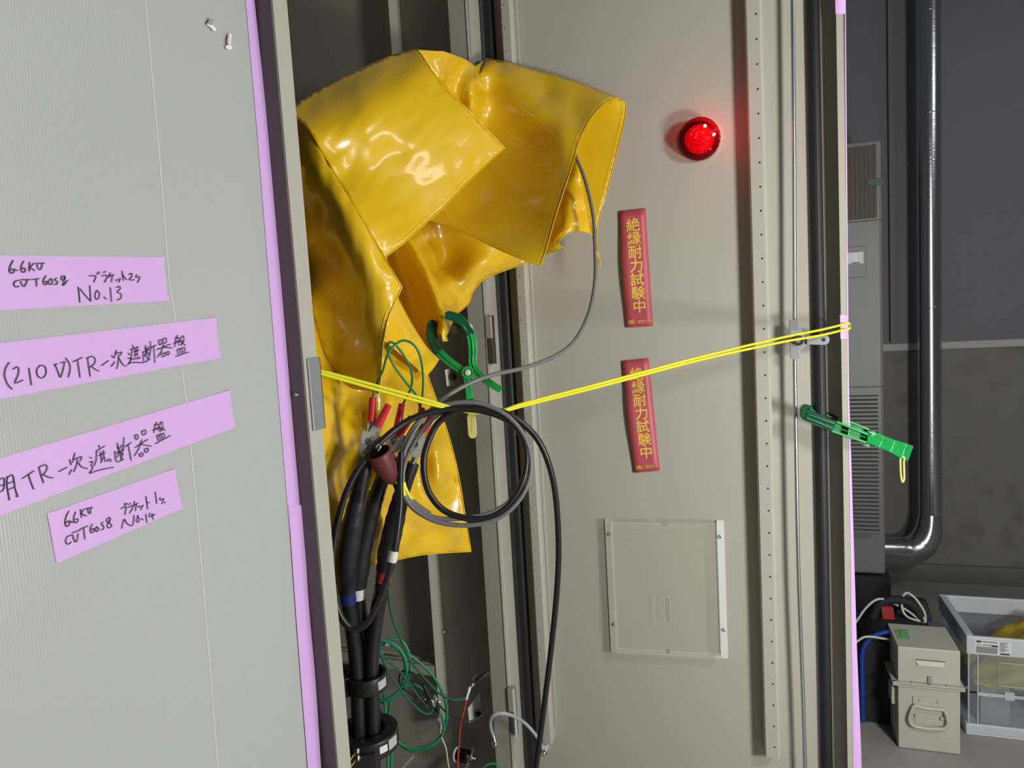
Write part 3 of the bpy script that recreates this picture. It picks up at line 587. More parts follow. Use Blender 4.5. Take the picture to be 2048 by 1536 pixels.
# right lobe
patch([(938,190,1.50,1),(975,117,1.585,1),(1020,124,1.585),(1060,136,1.585),(1120,153,1.575),(1165,167,1.565),(1237,195,1.535,1),(1205,212,1.51),(1180,240,1.485),(1158,282,1.445),(1148,320,1.43),(1130,375,1.405),(1112,430,1.385),(1092,500,1.365),(1080,531,1.355,1),(1055,523,1.36),(990,496,1.395),(931,467,1.43),(885,448,1.45),(855,438,1.455,1),(880,330,1.54),(910,250,1.54)],
      [(979,130,1.555),(1005,155,1.545),(1030,180,1.53),(1055,200,1.517),(1080,222,1.50),(1105,245,1.482),(1122,262,1.462),(1000,130,1.575),(1060,160,1.560),(1090,190,1.545),(1130,190,1.54),(1150,215,1.52),(972,180,1.555),(985,215,1.555),(1020,240,1.545),(1060,275,1.523),(1095,300,1.485),(960,260,1.57),(1000,300,1.55),(1060,350,1.492),(1000,400,1.49),(1050,430,1.435),(1112,330,1.447),(1120,300,1.452),(1135,300,1.443),(950,420,1.49),(957,190,1.525),(940,240,1.545),(1155,245,1.485),(970,440,1.46)], wr=.0010, sc_=.016, rid=.0006,
      hems=[[(1237,195),(1205,212),(1180,240),(1158,282),(1148,320),(1130,375),(1112,430),(1092,500),(1080,531)],[(1080,531),(1055,523),(990,496),(931,467),(885,448),(858,440)]])
patch([(1232,196,1.54,1),(1252,203,1.545,1),(1250,235,1.545),(1235,300,1.545),(1215,380,1.548),(1194,462,1.55),(1201,533,1.552,1),(1190,505,1.55),(1183,465,1.55,1),(1160,380,1.555),(1140,310,1.56),(1150,270,1.56),(1180,225,1.555)], [], wr=.0010, sc_=.02, step=5, hems=[[(1252,203),(1250,235),(1235,300),(1215,380),(1194,462),(1201,533)]])
patch([(1150,300,1.54,1),(1165,370,1.535),(1185,470,1.53,1),(1168,463,1.50),(1152,461,1.487),(1135,466,1.478),(1122,478,1.478),(1116,486,1.485),(1122,493,1.495),(1130,497,1.505,1),(1085,512,1.53,1),(1095,440,1.54),(1110,390,1.55),(1130,340,1.56)], [(1143,400,1.50),(1128,440,1.486),(1160,420,1.51),(1112,440,1.52),(1150,350,1.53)], wr=.0006, sc_=.03, step=5, hems=[[(1185,470),(1168,463),(1152,461),(1135,466),(1122,478),(1116,486),(1122,493),(1130,497)]])
# gathered folds along the top between flap and lobe
patch([(800,112,1.345,1),(834,99,1.34,1),(876,102,1.37),(889,103,1.38),(930,118,1.47),(952,131,1.53,1),(975,116,1.60,1),(1000,121,1.605,1),(992,190,1.60),(975,262,1.60,1),(900,220,1.50),(860,165,1.39),(825,125,1.35)],
      [(880,115,1.378),(893,125,1.395),(902,138,1.43),(910,138,1.455),(899,165,1.45),(915,190,1.485),(925,205,1.50),(922,165,1.475),(935,155,1.475),(945,185,1.47),(950,160,1.485),(870,135,1.37),(890,160,1.40),(885,145,1.385),(964,150,1.555),(955,180,1.50),(940,215,1.485),(985,150,1.60)], wr=.0004, sc_=.05, step=4)
# rear layer of the folded sheet, joining the folds behind
patch([(580,226,1.14,1),(660,168,1.22),(720,139,1.26),(775,115,1.295),(834,100,1.325,1),(876,104,1.38),(889,105,1.40),(930,120,1.49),(952,133,1.55),(985,122,1.60,1),(1020,300,1.61),(1052,510,1.61,1),(1005,541,1.60),(968,557,1.58),(944,582,1.555),(936,604,1.54),(912,626,1.48),(898,634,1.50),(868,650,1.45),(860,705,1.42),(862,735,1.38),(853,748,1.36,1),(800,735,1.31),(764,740,1.25),(700,760,1.215),(650,705,1.20),(622,610,1.20),(602,470,1.195),(585,330,1.17)],
      [(700,300,1.33),(780,250,1.40),(850,300,1.55),(820,430,1.58),(760,500,1.50),(700,560,1.32),(790,600,1.49),(840,640,1.47),(880,560,1.55),(930,400,1.62),(870,200,1.50),(640,400,1.22),(690,660,1.24)], step=10, wr=.001, sc_=.02)
ys = CLOTH.build('insulating_sheet', yellow, solid=.0004); tag(ys, 'large glossy yellow vinyl sheet draped in folds in the cabinet doorway', 'vinyl sheet')
HEM.build('hem', yellow, ys)
lb = MB(); q = lambda x, y: P(820 + x / 4.267, 80 + y / 4.267, 1.566)
lb.tube([q(x, y) for x, y in ((1645, 700), (1750, 712), (1690, 990), (1590, 972))], .0011, 6, closed=True)
for k in range(16): t = k / 15; lb.tube([q(1660 - 45 * t, 720 + 240 * t), q(1730 - 45 * t, 730 + 240 * t)], .0005, 5)
lb.build('embossed_label', yellow, ys)
# ================================================================== yellow rope tied from the post to the door edge
rp = MB()
E0 = Vector((.044, -.008, 0)); PR = lambda x, y: None
def rope_pt(x, y, f):   # along the straight run between the post and the door edge
    a = Vector((.046, -.02, 0)); b_ = ond(1692, 650, .036); b_.z = 0
    d_ = b_ - a; n_ = Vector((-d_.y, d_.x, 0)).normalized(); return hit(x, y, tuple(n_), n_.dot(a)) - n_ * f
ra_ = [rope_pt(x, y, 0) for x, y in ((612, 733), (626, 738), (700, 757), (820, 790), (905, 815), (950, 823))]
rb_ = [rope_pt(x, y, 0) for x, y in ((612, 737), (626, 744), (700, 764), (820, 798), (900, 818), (950, 826))]
wrap = lambda l: [Vector((.040, .004, l[1].z + .004)), Vector((.0455, -.004, l[1].z))] + l[1:]
rp.tube(cr(wrap(ra_), 6), .0025, 8); rp.tube(cr(wrap(rb_), 6), .0025, 8)
rc_ = [rope_pt(x, y, 0) for x, y in ((950, 823), (1000, 822), (1050, 806), (1200, 767), (1400, 714), (1560, 676), (1640, 660))] + [ond(1690, 648, .040), ond(1698, 647, .030), ond(1699, 650, -.005)]
rd_ = [rope_pt(x, y, 0) for x, y in ((950, 826), (1000, 824), (1050, 811), (1200, 773), (1400, 720), (1560, 685), (1640, 671))] + [ond(1690, 659, .040), ond(1699, 657, .030), ond(1700, 654, -.005)]
rp.tube(cr(rc_, 6), .0025, 8); rp.tube(cr(rd_, 6), .0025, 8)
tag(rp.build('rope', rope_y), 'thin doubled yellow rope stretched across the doorway to the door edge', 'rope')
# ================================================================== cables
gc = thing('coiled_cable', 'grey cable coming from under the yellow sheet and coiled over the rope', 'cable', P(930, 930, 1.15))
gp = [(1140,290,1.50),(1152,315,1.49),(1170,360,1.475),(1186,430,1.455),(1190,495,1.44),(1190,560,1.42),(1178,625,1.39),(1150,680,1.35),(1110,712,1.31),(1050,735,1.26),(985,750,1.21),(930,771,1.18),(880,803,1.16),(840,845,1.145),(814,890,1.14),(800,940,1.138),(806,985,1.137),(830,1020,1.138),(880,1045,1.14),(945,1050,1.142),(1005,1032,1.145),(1048,985,1.15),(1062,930,1.152),(1050,875,1.152),(1015,832,1.15),(965,808,1.148),(915,805,1.146),(865,820,1.146),(825,858,1.143),(799,915,1.141),(798,960,1.14),(822,1005,1.14),(870,1035,1.142),(930,1036,1.144),(990,1022,1.147),(1035,985,1.15),(1056,930,1.154),(1048,875,1.156),(1018,838,1.156),(970,815,1.155),(920,816,1.154),(875,830,1.152),(838,870,1.15),(812,920,1.148),(806,965,1.146),(824,1000,1.146),(860,1028,1.148)]
MB().tube(path(gp, 6), .0038, 10).build('cable', grey_cable, gc)
bandm = mat('yellow_band', (.85, .80, .02), .45)
w_ = path(gp, 6)
def near(px, py, a_, b_): return min(range(a_ * 6, b_ * 6), key=lambda i: (w_[i] - P(px, py, 1.14)).length)
for k in (near(795, 946, 10, 20), near(812, 962, 36, len(gp) - 2)):
    MB().tube(w_[k:k + 7], .0042, 10).build('marker_band', bandm, gc)
bcb = thing('coiled_cable', 'black cable rising from the floor, looped over the rope and back down', 'cable', P(1090, 1300, 1.2))
bpth = [(1062,1640,1.36),(1072,1536,1.34),(1086,1430,1.31),(1102,1300,1.28),(1114,1180,1.25),(1117,1080,1.22),(1108,970,1.19),(1082,890,1.17),(1040,843,1.16),(990,820,1.155),(930,818,1.15),(880,842,1.146),(854,890,1.142),(847,935,1.14),(858,985,1.14),(890,1022,1.141),(940,1037,1.143),(990,1028,1.147),(1030,992,1.15),(1051,940,1.153),(1050,890,1.155),(1028,850,1.156),(985,827,1.154),(930,818,1.15),(870,822,1.14),(810,845,1.125),(755,890,1.105),(712,945,1.095),(684,1010,1.09),(667,1090,1.09),(665,1160,1.092),(676,1220,1.095),(700,1255,1.098),(730,1250,1.10),(757,1205,1.105),(778,1145,1.108),(792,1080,1.11),(800,1010,1.115),(800,960,1.12),(802,905,1.13)]
fl_ = P(*bpth[0]); MB().tube(cr([Vector((fl_.x - .05, fl_.y - .25, .006)), Vector((fl_.x - .02, fl_.y - .08, .02)), Vector((fl_.x, fl_.y, .16))] + [P(*q) for q in bpth], 6), .0053, 12).build('cable', black_cable, bcb)
w_ = path(bpth, 18); k = min(range(32 * 18, 37 * 18), key=lambda i: (w_[i] - P(783, 1124, 1.108)).length); MB().tube(w_[k:k + 7], [.0068, .0078, .0072, .0080, .0070, .0074, .0066], 10).build('white_marker', mat('tape_white', (.72, .71, .66), .5), bcb)
def power_cable(pts, sleeve, band_col, label, lug, nm):
    t = thing('power_cable', label, 'power cable', P(*pts[0])); b0_ = P(*pts[0]); full = cr([Vector((b0_.x, b0_.y, .06)), Vector((b0_.x, b0_.y, .2))] + [P(*q) for q in pts], 8)
    MB().tube(full, .0125, 14).build('cable', black_cable, t)
    i0, i1, i2 = [v + 2 for v in sleeve]     # indices into control points: sleeve start, tape start, top
    n = len(full); a, b_, c_ = int(i0 * 8), int(i1 * 8), min(int(i2 * 8), n - 1)
    sl = full[a:b_ + 1]; L = len(sl)
    MB().tube(sl, [(.0150 if u < .12 else .0175 - .002 * max(0, (u - .12)) if u < .75 else .0158 - .002 * (u - .75) / .25) + .0004 * math.sin(u * 30) for u in [i / (L - 1) for i in range(L)]], 18).build('shrink_sleeve', blk_shrink, t)
    ta = full[b_:c_ + 1]; L = len(ta)
    MB().tube(ta, [.0142 - .0045 * min(1, i / (L - 1) * 1.6) + .0005 * (i % 2) for i in range(L)], 16).build('taping', blk_tape, t)
    bd = full[max(a - 3, 0):a + 1]; MB().tube(bd, .0136, 14).build('phase_band', mat(*band_col), t)
    e = full[c_]; dr_ = (full[c_] - full[c_ - 3]).normalized()
    lg = MB(); lg.cyl(e - dr_ * .004, e + dr_ * .016, .0058, .0058, 14)
    sd = dr_.cross(Vector(CAM) - e).normalized(); nn = dr_.cross(sd)
    o_ = e + dr_ * .014
    lg.slab([o_ - sd * .008, o_ + sd * .008, o_ + sd * .008 + dr_ * .020, o_ - sd * .008 + dr_ * .020], nn * .003)
    lg.lathe(o_ + dr_ * .011 - nn * .003, nn, [(.0, 0), (.0045, 0), (.0045, .009), (0, .009)], 14)
    lg.build('cable_lug', chrome, t, bevel=.0008)
    return t, e + dr_ * .03, dr_
PC = [power_cable([(717,1640,1.22),(718,1500,1.22),(716,1400,1.22),(712,1320,1.22),(702,1240,1.195),(694,1180,1.165),(695,1120,1.142),(705,1050,1.128),(715,1000,1.122),(725,950,1.118),(733,915,1.118)], (5.0,8.0,9.9), ('blue_band', (.01, .03, .16), .4), 'black power cable with blue band, leftmost of three', 0, 'a'),
      power_cable([(737,1640,1.25),(738,1500,1.25),(736,1400,1.25),(735,1320,1.25),(722,1240,1.235),(716,1180,1.22),(721,1120,1.205),(733,1060,1.195),(750,1000,1.185),(768,950,1.18),(784,910,1.18)], (5.2,8.0,9.9), ('white_band', (.72, .72, .70), .4), 'black power cable with white band, middle of three', 0, 'b'),
      power_cable([(748,1640,1.225),(747,1500,1.225),(745,1400,1.225),(743,1320,1.225),(752,1240,1.22),(765,1170,1.205),(775,1110,1.195),(788,1050,1.185),(800,1000,1.18),(814,955,1.178),(825,925,1.178)], (5.5,8.0,9.9), ('red_band', (.36, .03, .04), .4), 'black power cable with red band, rightmost of three', 0, 'c')]
# crocodile clips
clipm = mat('clip_steel', (.56, .54, .48), .32, .35)
def croc(nose, piv, hl, hr, label):
    nose, piv, hl, hr = [P(*q) for q in (nose, piv, hl, hr)]; t = thing('crocodile_clip', label, 'clip', piv, 'crocodile clips on the cable lugs')
    ax = (piv - nose).normalized(); vw = (Vector(CAM) - piv).normalized(); sd = ax.cross(vw).normalized(); nn = sd.cross(ax).normalized()
    if (hr - piv).dot(sd) < 0: sd = -sd
    for sgn, hd in ((-1, hl), (1, hr)):
        j = MB(); off = nn * (.004 * sgn)
        # jaw: U-shaped trough from nose to pivot with a tapered arm to the handle
        q = [nose - ax * .004 + sd * .0005 * sgn, nose - ax * .004 + sd * .010 * sgn, piv + sd * .0155 * sgn + ax * .002, piv + sd * .0145 * sgn + ax * .012, piv + sd * .0 + ax * .014, piv - sd * .003 * sgn]
        for f in (.005, -.006): j.slab([p + nn * f for p in q], nn * .0012)
        j.slab([nose - ax * .004 + sd * .0095 * sgn - nn * .006, nose - ax * .004 + sd * .0105 * sgn - nn * .006, piv + sd * .0160 * sgn + ax * .004 - nn * .006, piv + sd * .0150 * sgn + ax * .004 - nn * .006], nn * .0122)
        j.slab([piv + ax * .006 - sd * .008, piv + ax * .006 + sd * .008, hd + sd * .0042, hd - sd * .0042], nn * .0015)
        j.lathe(piv + nn * .0065, nn, [(.0040, 0), (.0056, 0), (.0056, .0016), (.0040, .0016)], 14)
        for k in range(5): j.tube([nose + sd * .001 * sgn + ax * (.003 + .004 * k), nose + sd * .003 * sgn + ax * (.001 + .004 * k)], .0012, 6)
        j.build('jaw', clipm, t)
        d_ = (hd - piv).normalized(); MB().tube([hd - d_ * .034, hd - d_ * .03, hd - d_ * .012, hd + d_ * .004], [.0068, .0066, .0060, .0054], 14).build('handle_sleeve', red_rub, t)
    MB().cyl(piv - nn * .008, piv + nn * .009, .0028, .0028, 12).build('rivet', chrome, t)
    return t
croc((731,905,1.115),(740,882,1.117),(745,800,1.12),(775,814,1.112),'red handled crocodile clip on the leftmost power cable')
croc((784,896,1.175),(790,880,1.176),(803,812,1.178),(820,838,1.175),'red handled crocodile clip on the middle power cable, behind the coil')
croc((826,908,1.175),(832,888,1.176),(843,820,1.182),(868,826,1.172),'red handled crocodile clip on the rightmost power cable, behind the coil')
# green test leads
def wire(name, pts, r, m, label, cat='wire', group=None, n=7):
    t = MB().tube(path(pts, n), r, 8).build(name, m); return tag(t, label, cat, group)
G1 = mat('test_lead_green', (.015, .20, .07), .35)
wire('test_lead', [(745,802,1.12),(748,785,1.12),(757,760,1.125),(766,740,1.09),(775,710,1.075),(790,690,1.08),(808,681,1.085),(828,690,1.09),(840,712,1.10),(846,750,1.12),(845,790,1.15),(841,812,1.178),(842,824,1.182)], .0019, G1, 'green test lead looping from the left clip to the right clip', 'wire', 'green test leads at the clips')
wire('test_lead', [(803,814,1.178),(810,800,1.17),(822,775,1.14),(824,750,1.12),(816,725,1.105),(800,700,1.095),(785,685,1.09),(776,688,1.085),(776,705,1.09),(790,735,1.10),(812,765,1.12),(832,790,1.15),(838,806,1.175),(840,822,1.182)], .0019, G1, 'green test lead rising in a narrow loop from the middle clip', 'wire', 'green test leads at the clips')
# maroon rubber boot on the black cable end
t = thing('rubber_boot', 'maroon conical rubber boot on the end of a black lead', 'rubber boot', P(785, 930, 1.12))
p0 = P(756, 903, 1.10); p1 = P(787, 966, 1.125); dd = p1 - p0; L = dd.length
MB().lathe(p0, dd, [(.0165, .004), (.0175, .003), (.0185, 0), (.0192, .004), (.0190, L * .3), (.0170, L * .55), (.0125, L * .8), (.0065, L * .97), (.004, L), (0, L)], 28).build('hood', maroon, t)
MB().lathe(p0, dd, [(.0165, .004), (.0150, .03), (0, .03)], 24).build('inside', mat('boot_inside', (.03, .008, .008), .6), t)
hk = MB(); hk.tube(cr([p0 + (p1 - p0) * .3, P(754, 899, 1.095), P(757, 890, 1.09), P(761, 894, 1.088), P(757, 902, 1.09)], 6), .0018, 8); hk.build('hook', chrome, t)
MB().tube(path([(786,962,1.124),(793,980,1.125),(796,1000,1.125)], 6), .003, 8).build('lead', black_cable, t)
# ================================================================== green insulated clamps
def sweep(mb, pts, wd, nrm, d0, d1):   # flat bar following a curve: half-width list, thickness from d0 to d1 along nrm
    pts = [Vector(p) for p in pts]; n = len(pts); vs = []; fs = []
    for i, p in enumerate(pts):
        t = (pts[min(i + 1, n - 1)] - pts[max(i - 1, 0)]).normalized(); sd = t.cross(nrm).normalized()
        w_ = wd[i] if isinstance(wd, list) else wd
        vs += [p - sd * w_ + nrm * d0, p + sd * w_ + nrm * d0, p + sd * w_ + nrm * d1, p - sd * w_ + nrm * d1]
    for i in range(n - 1):
        for k in range(4): l = (k + 1) % 4; fs.append((4 * i + k, 4 * i + 4 + k, 4 * i + 4 + l, 4 * i + l))
    fs += [(0, 1, 2, 3), (4 * n - 1, 4 * n - 2, 4 * n - 3, 4 * n - 4)]
    mb.add(vs, fs)
cz = lambda x, y, Z: P(840 + x / 5.295, 600 + y / 5.295, Z)
t = thing('insulated_clamp', 'large green plastic clamp pinching the yellow sheet, hanging above the coil', 'clamp', cz(505, 770, 1.34))
nv = (Vector(CAM) - cz(505, 770, 1.34)).normalized()
RA_ = [(265,165,1.322),(330,172,1.324),(420,205,1.327),(492,275,1.33),(533,355,1.333),(553,450,1.335),(560,560,1.338),(556,655,1.34),(585,740,1.338),(650,812,1.332),(740,880,1.325),(810,925,1.32),(858,950,1.316)]
LA_ = [(148,215,1.37),(117,300,1.368),(122,400,1.362),(168,510,1.356),(240,590,1.35),(330,668,1.345),(430,738,1.342),(490,800,1.345),(508,880,1.35),(518,960,1.354),(524,1050,1.358)]
for L_, ng, wgrip in ((RA_, 4.2, .0085), (LA_, 3.6, .0085)):
    full = cr([cz(*p) for p in L_], 6); k = int(ng * 6); n = len(full)
    m = MB(); sweep(m, full[k - 1:], [.0086 - .0024 * i / (n - k) for i in range(n - k + 1)], nv, -.009, .006)
    sweep(m, full[k - 1:int(n * .82)], .0012, nv, .006, .0085)
    sd_ = None; arm = m.build('arm', green, t, bevel=.0015)
    g = MB(); sweep(g, full[:k + 1], [min(wgrip, .0045 + .0012 * i) for i in range(k + 1)], nv, -.011, .008)
    for o_ in (-1, 1):
        tp = full[:k + 1]; rail = [tp[i] + (tp[min(i + 1, k)] - tp[max(i - 1, 0)]).normalized().cross(nv).normalized() * .0055 * o_ + nv * .008 for i in range(2, k + 1)]
        g.tube(rail, .0016, 6)
    g.build('grip_cover', dkgreen, arm, bevel=.002)
pv = cz(505, 768, 1.34)
MB().lathe(pv + nv * .004, nv, [(0, 0), (.0125, 0), (.0125, .004), (.011, .0055), (.009, .0055), (.0085, .0045), (0, .0045)], 32).build('pivot', green, t)
MB().lathe(pv + nv * .0085, nv, [(0, 0), (.0058, 0), (.0058, .003), (.0045, .0045), (0, .0046)], 24).build('pivot_cap', white, t)
kt = thing('plastic_tag', 'pale yellow plastic tag dangling under the rope beside the coil', 'tag', P(945, 850, 1.165))
tz = [P(840 + x / 5.295, 600 + y / 5.295, 1.165) for x, y in ((497, 1235), (510, 1205), (530, 1196), (560, 1200), (583, 1215), (592, 1240), (602, 1400), (596, 1440), (575, 1462), (550, 1466), (525, 1455), (510, 1425))]
MB().slab(tz, nv * .0025).build('tag_body', yel_tag, kt, bevel=.0006)
tm = MB(); tm.lathe(P(944, 872, 1.1635), nv, [(0, .0002), (.0016, .0004), (.0018, 0)], 10)
for y in (1250, 1270, 1290, 1312, 1332, 1352, 1372, 1392):
    q = [P(840 + x / 5.295, 600 + yy / 5.295, 1.162) for x, yy in ((536, y), (553, y), (553, y + 10), (537, y + 11))]; ribbon(tm, q[:3], nv, .0006, 0)
tm.build('worn_print', mat('tag_print', (.42, .38, .10), .5), kt)
MB().tube([P(x, y, 1.165) for x, y in ((940, 800), (940, 826), (942, 834))], .0011, 6).build('tag_cord', white, kt)
# second clamp, on the door edge
c2 = lambda x, y, Z: P(1540 + x / 4.04, 600 + y / 4.04, Z)
t = thing('insulated_clamp', 'green plastic clamp clipped on the free edge of the door, handles pointing right', 'clamp', c2(650, 1050, 1.47))
n2 = (Vector(CAM) - c2(650, 1050, 1.47)).normalized()
for Zb, near in ((1.500, True), (1.565, False)):
    o_ = (0, 0) if near else (15, -38)
    q = lambda x, y, dz=0: c2(x + o_[0], y + o_[1], Zb + dz - .035 * (x - 240) / 900)
    bk = MB(); bk.slab([q(540, 985, .012), q(790, 1088, .012), q(778, 1150, .012), q(500, 1058, .012)], n2 * -.003)
    for a_, b_ in (((540, 985), (790, 1088)), ((500, 1058), (778, 1150))):
        A_, B_ = q(*a_, .012), q(*b_, .012); e_ = (B_ - A_).cross(n2).normalized() * .0022
        bk.slab([A_ - e_, A_ + e_, B_ + e_, B_ - e_], n2 * .022)
    A_, B_ = q(640, 1030, .012), q(630, 1095, .012); e_ = (B_ - A_).cross(n2).normalized() * .0010; bk.slab([A_ - e_, A_ + e_, B_ + e_, B_ - e_], n2 * .018)
    A_, B_ = q(525, 1025, .012), q(775, 1112, .012); e_ = (B_ - A_).cross(n2).normalized() * .0010; bk.slab([A_ - e_, A_ + e_, B_ + e_, B_ - e_], n2 * .016)
    for hh in ([(790, 1088), (905, 1135), (880, 1190), (778, 1150)], [(905, 1135), (995, 1170), (970, 1230), (880, 1190)], [(995, 1170), (1085, 1196), (1062, 1280), (970, 1230)], [(1085, 1196), (1137, 1215), (1107, 1299), (1062, 1280)]):
        A4 = [q(x, y, .012) for x, y in hh]; B4 = [A4[0] + n2 * .018, A4[1] + n2 * .025, A4[2] + n2 * .025, A4[3] + n2 * .018]; bk.hexa(A4 + B4)
    bk.build('arm', green, t, bevel=.0012)
    g = MB(); g.slab([q(x, y, .013) for x, y in ((242, 925), (256, 892), (282, 880), (360, 905), (545, 985), (502, 1062), (380, 1018), (265, 965))], n2 * .026)
    gg = g.build('grip_cover', dkgreen, t, bevel=.005)
    rr = MB(); rr.tube([q(300, 920, -.013), q(520, 1000, -.013)], .0022, 6); rr.tube([q(290, 950, -.013), q(500, 1035, -.013)], .0022, 6); rr.build('grip_rib', dkgreen, gg)
MB().tube([c2(828, 1062, 1.50), c2(772, 1178, 1.50)], .008, 16).build('pivot', green, t)
for a_, b_ in (((828, 1062), (818, 1082)), ((768, 1180), (776, 1165))): MB().cyl(c2(*a_, 1.50), c2(*b_, 1.50), .0075, .0085).build('pivot_cap', white, t)
MB().tube(path([(1540 + x / 4.04, 600 + y / 4.04, 1.462) for x, y in ((1086, 1275), (1060, 1265), (1052, 1300), (1055, 1400), (1062, 1450), (1072, 1470), (1082, 1445), (1082, 1380), (1080, 1310), (1088, 1272))], 5), .0022, 8).build('cord_loop', yel_tag, t)
# ================================================================== small fittings inside the cabinet
def latch(quad, knob, kr, label):
    cx_ = sum(p[0] for p in quad) / 4; cy_ = sum(p[1] for p in quad) / 4; pc_ = onx(cx_, cy_, XS - .045); ln = Vector((-.5, -.866, 0))
    hp_ = lambda x, y, o=0: hit(x, y, tuple(ln), pc_.dot(ln) + o)
    q = [hp_(x, y) for x, y in quad]; c_ = sum(q, Vector()) / 4; t = thing('latch_plate', label, 'latch plate', c_, 'white latch plates on the inner wall')
    MB().slab(q, ln * -.004).build('plate', white, t, bevel=.0008)
    MB().slab([pc_ - ln * .004, pc_ - ln * .004 + UP * .012, Vector((XS, pc_.y + .01, pc_.z + .012)), Vector((XS, pc_.y + .01, pc_.z))], Vector((0, .002, 0))).build('bracket', beige_in, t)
    if knob:
        k = hp_(*knob, .0005); MB().lathe(k, ln, [(0, 0), (kr * .5, 0), (kr * .5, kr * .8), (kr, kr * .9), (kr, kr * 1.5), (kr * .8, kr * 1.7), (0, kr * 1.7)], 20).build('knob', blk_plastic, t)
latch(((890, 740), (903, 735), (909, 770), (894, 773)), (902, 754), .008, 'white latch plate with black knob left of the green clamp pivot')
latch(((904, 650), (913, 652), (915, 666), (906, 667)), None, 0, 'small white plate glimpsed through the jaws of the green clamp')
latch(((936, 1418), (960, 1386), (963, 1421), (939, 1447)), (953, 1427), .008, 'white latch plate with black knob low inside the cabinet')
z8 = lambda x, y, Z: P(840 + x / 6.507, 1300 + y / 6.507, Z)
ins = thing('standoff_insulator', 'black ribbed standoff insulator low on the inner wall', 'insulator', z8(540, 1370, 1.66))
a_ = onx(913, 1508, XS - .045); ax = Vector((-.10, -.99, .05)).normalized()
MB().lathe(a_, ax, [(0, 0), (.019, 0), (.019, .004), (0, .004)], 24).build('base_disc', white, ins)
MB().lathe(a_, ax, [(.010, .004)] + [r for k in range(5) for r in ((.016, .006 + .007 * k), (.017, .008 + .007 * k), (.0125, .0105 + .007 * k))] + [(.012, .042), (0, .042)], 24).build('body', mat('glossy_black', (.008, .008, .009), .18), ins)
e = a_ + ax * .043; bb = MB(); u_ = Vector((.1, -.25, .55)).normalized()
bb.slab([e - u_ * .055 - ax.cross(u_) * .010, e - u_ * .055 + ax.cross(u_) * .010, e + u_ * .035 + ax.cross(u_) * .010, e + u_ * .035 - ax.cross(u_) * .010], ax * .003); bb.build('strap_bar', galv, ins)
MB().lathe(e + ax * .003, ax, [(0, 0), (.008, 0), (.008, .006), (.004, .006), (.004, .014), (0, .014)], 6).build('bolt', chrome, ins)
# clear-sleeved earth strap from the post to the door
es = thing('earth_strap', 'clear sleeved earth strap arching from cabinet post to door', 'earth strap', z8(1000, 830, 1.65))
sp = [z8(*p) for p in ((950,1110,1.60),(920,1010,1.59),(918,920,1.58),(945,860,1.575),(1010,828,1.575),(1100,828,1.58),(1220,862,1.61),(1350,940,1.655),(1450,1040,1.66),(1520,1130,1.665),(1570,1220,1.665),(1600,1290,1.667))]
MB().tube(cr(sp, 6), .0042, 10).build('clear_sleeve', mat('clear_sleeve', (.60, .68, .70), .2, trans=(.55, (.8, .87, .9))), es)
br_ = MB(); br_.tube(cr(sp, 6), .0024, 8); br_.build('braid', mat('tinned_braid', (.45, .50, .50), .45, .5, bump=(1500, .6, .001)), es)
l_ = MB(); a1_ = sp[0]; b1_ = z8(978, 1240, 1.61); l_.cyl(a1_, a1_.lerp(b1_, .55), .0045, .0045, 12); d1_ = (b1_ - a1_).normalized(); sdd = d1_.cross(nv).normalized()
l_.slab([b1_ - d1_ * .012 - sdd * .006, b1_ - d1_ * .012 + sdd * .006, b1_ + d1_ * .004 + sdd * .006, b1_ + d1_ * .004 - sdd * .006], nv * .002); l_.lathe(b1_ - d1_ * .003 + nv * .002, nv, [(.005, 0), (.005, .004), (0, .004)], 6); l_.build('lug', chrome, es)
db = MB(); p_ = ond(1089, 1501, 0); db.lathe(p_, -DN, [(0, 0), (.009, 0), (.009, .006), (.005, .006), (.005, .018), (0, .018)], 6); db.build('door_bolt', chrome, es)
MB().slab([ond(1083, 1488, .002), ond(1096, 1488, .002), ond(1097, 1496, .002), ond(1085, 1496, .002)], DN * -.006).build('white_washer', white, es)
# ---- clamp, current transformer
z7 = lambda x, y, Z: P(620 + x / 4.863, 1220 + y / 4.863, Z)
cc = (P(717, 1360, 1.22) + P(736, 1360, 1.25) + P(744, 1360, 1.225)) / 3
ck = thing('cable_clamp', 'black cable clamp band gripping the three power cables', 'cable clamp', cc)
rc = MB(); rc.lathe(cc - UP * .014, UP, [(.030, 0), (.036, 0), (.036, .028), (.030, .028), (.030, 0)], 32)
tl = (z7(385, 700, 1.22) - cc); tl.z = 0; tl.normalize(); tn = Vector((-tl.y, tl.x, 0))
for sgn in (-1, 1):
    rc.slab([cc + tl * .030 + tn * .004 * sgn - UP * .018, cc + tl * .056 + tn * .004 * sgn - UP * .018, cc + tl * .056 + tn * .004 * sgn + UP * .016, cc + tl * .030 + tn * .004 * sgn + UP * .016], tn * .005 * sgn)
rc.build('band', blk_plastic, ck, bevel=.0015)
bm_ = MB(); bm_.lathe(cc + tl * .044 - tn * .009, -tn, [(0, 0), (.008, 0), (.008, .006), (.0045, .006), (.0045, .012), (0, .012)], 6); bm_.build('brass_bolt', mat('brass', (.55, .42, .16), .35, 1), ck)
ab = MB(); q0_ = cc + tl * .055; 
ab.slab([q0_ - UP * .012, q0_ + UP * .012, q0_ + tl * .12 + UP * .012 + Vector((0, .05, 0)), q0_ + tl * .12 - UP * .012 + Vector((0, .05, 0))], tn * .02); ab.build('support_arm', blk_plastic, ck, bevel=.001)
MB().slab([P(x, y, 1.25) for x, y in ((705, 1343), (640, 1330), (640, 1415), (662, 1398), (700, 1378))], Vector((.02, .012, 0))).build('support_bracket', blk_plastic, ck, bevel=.001)
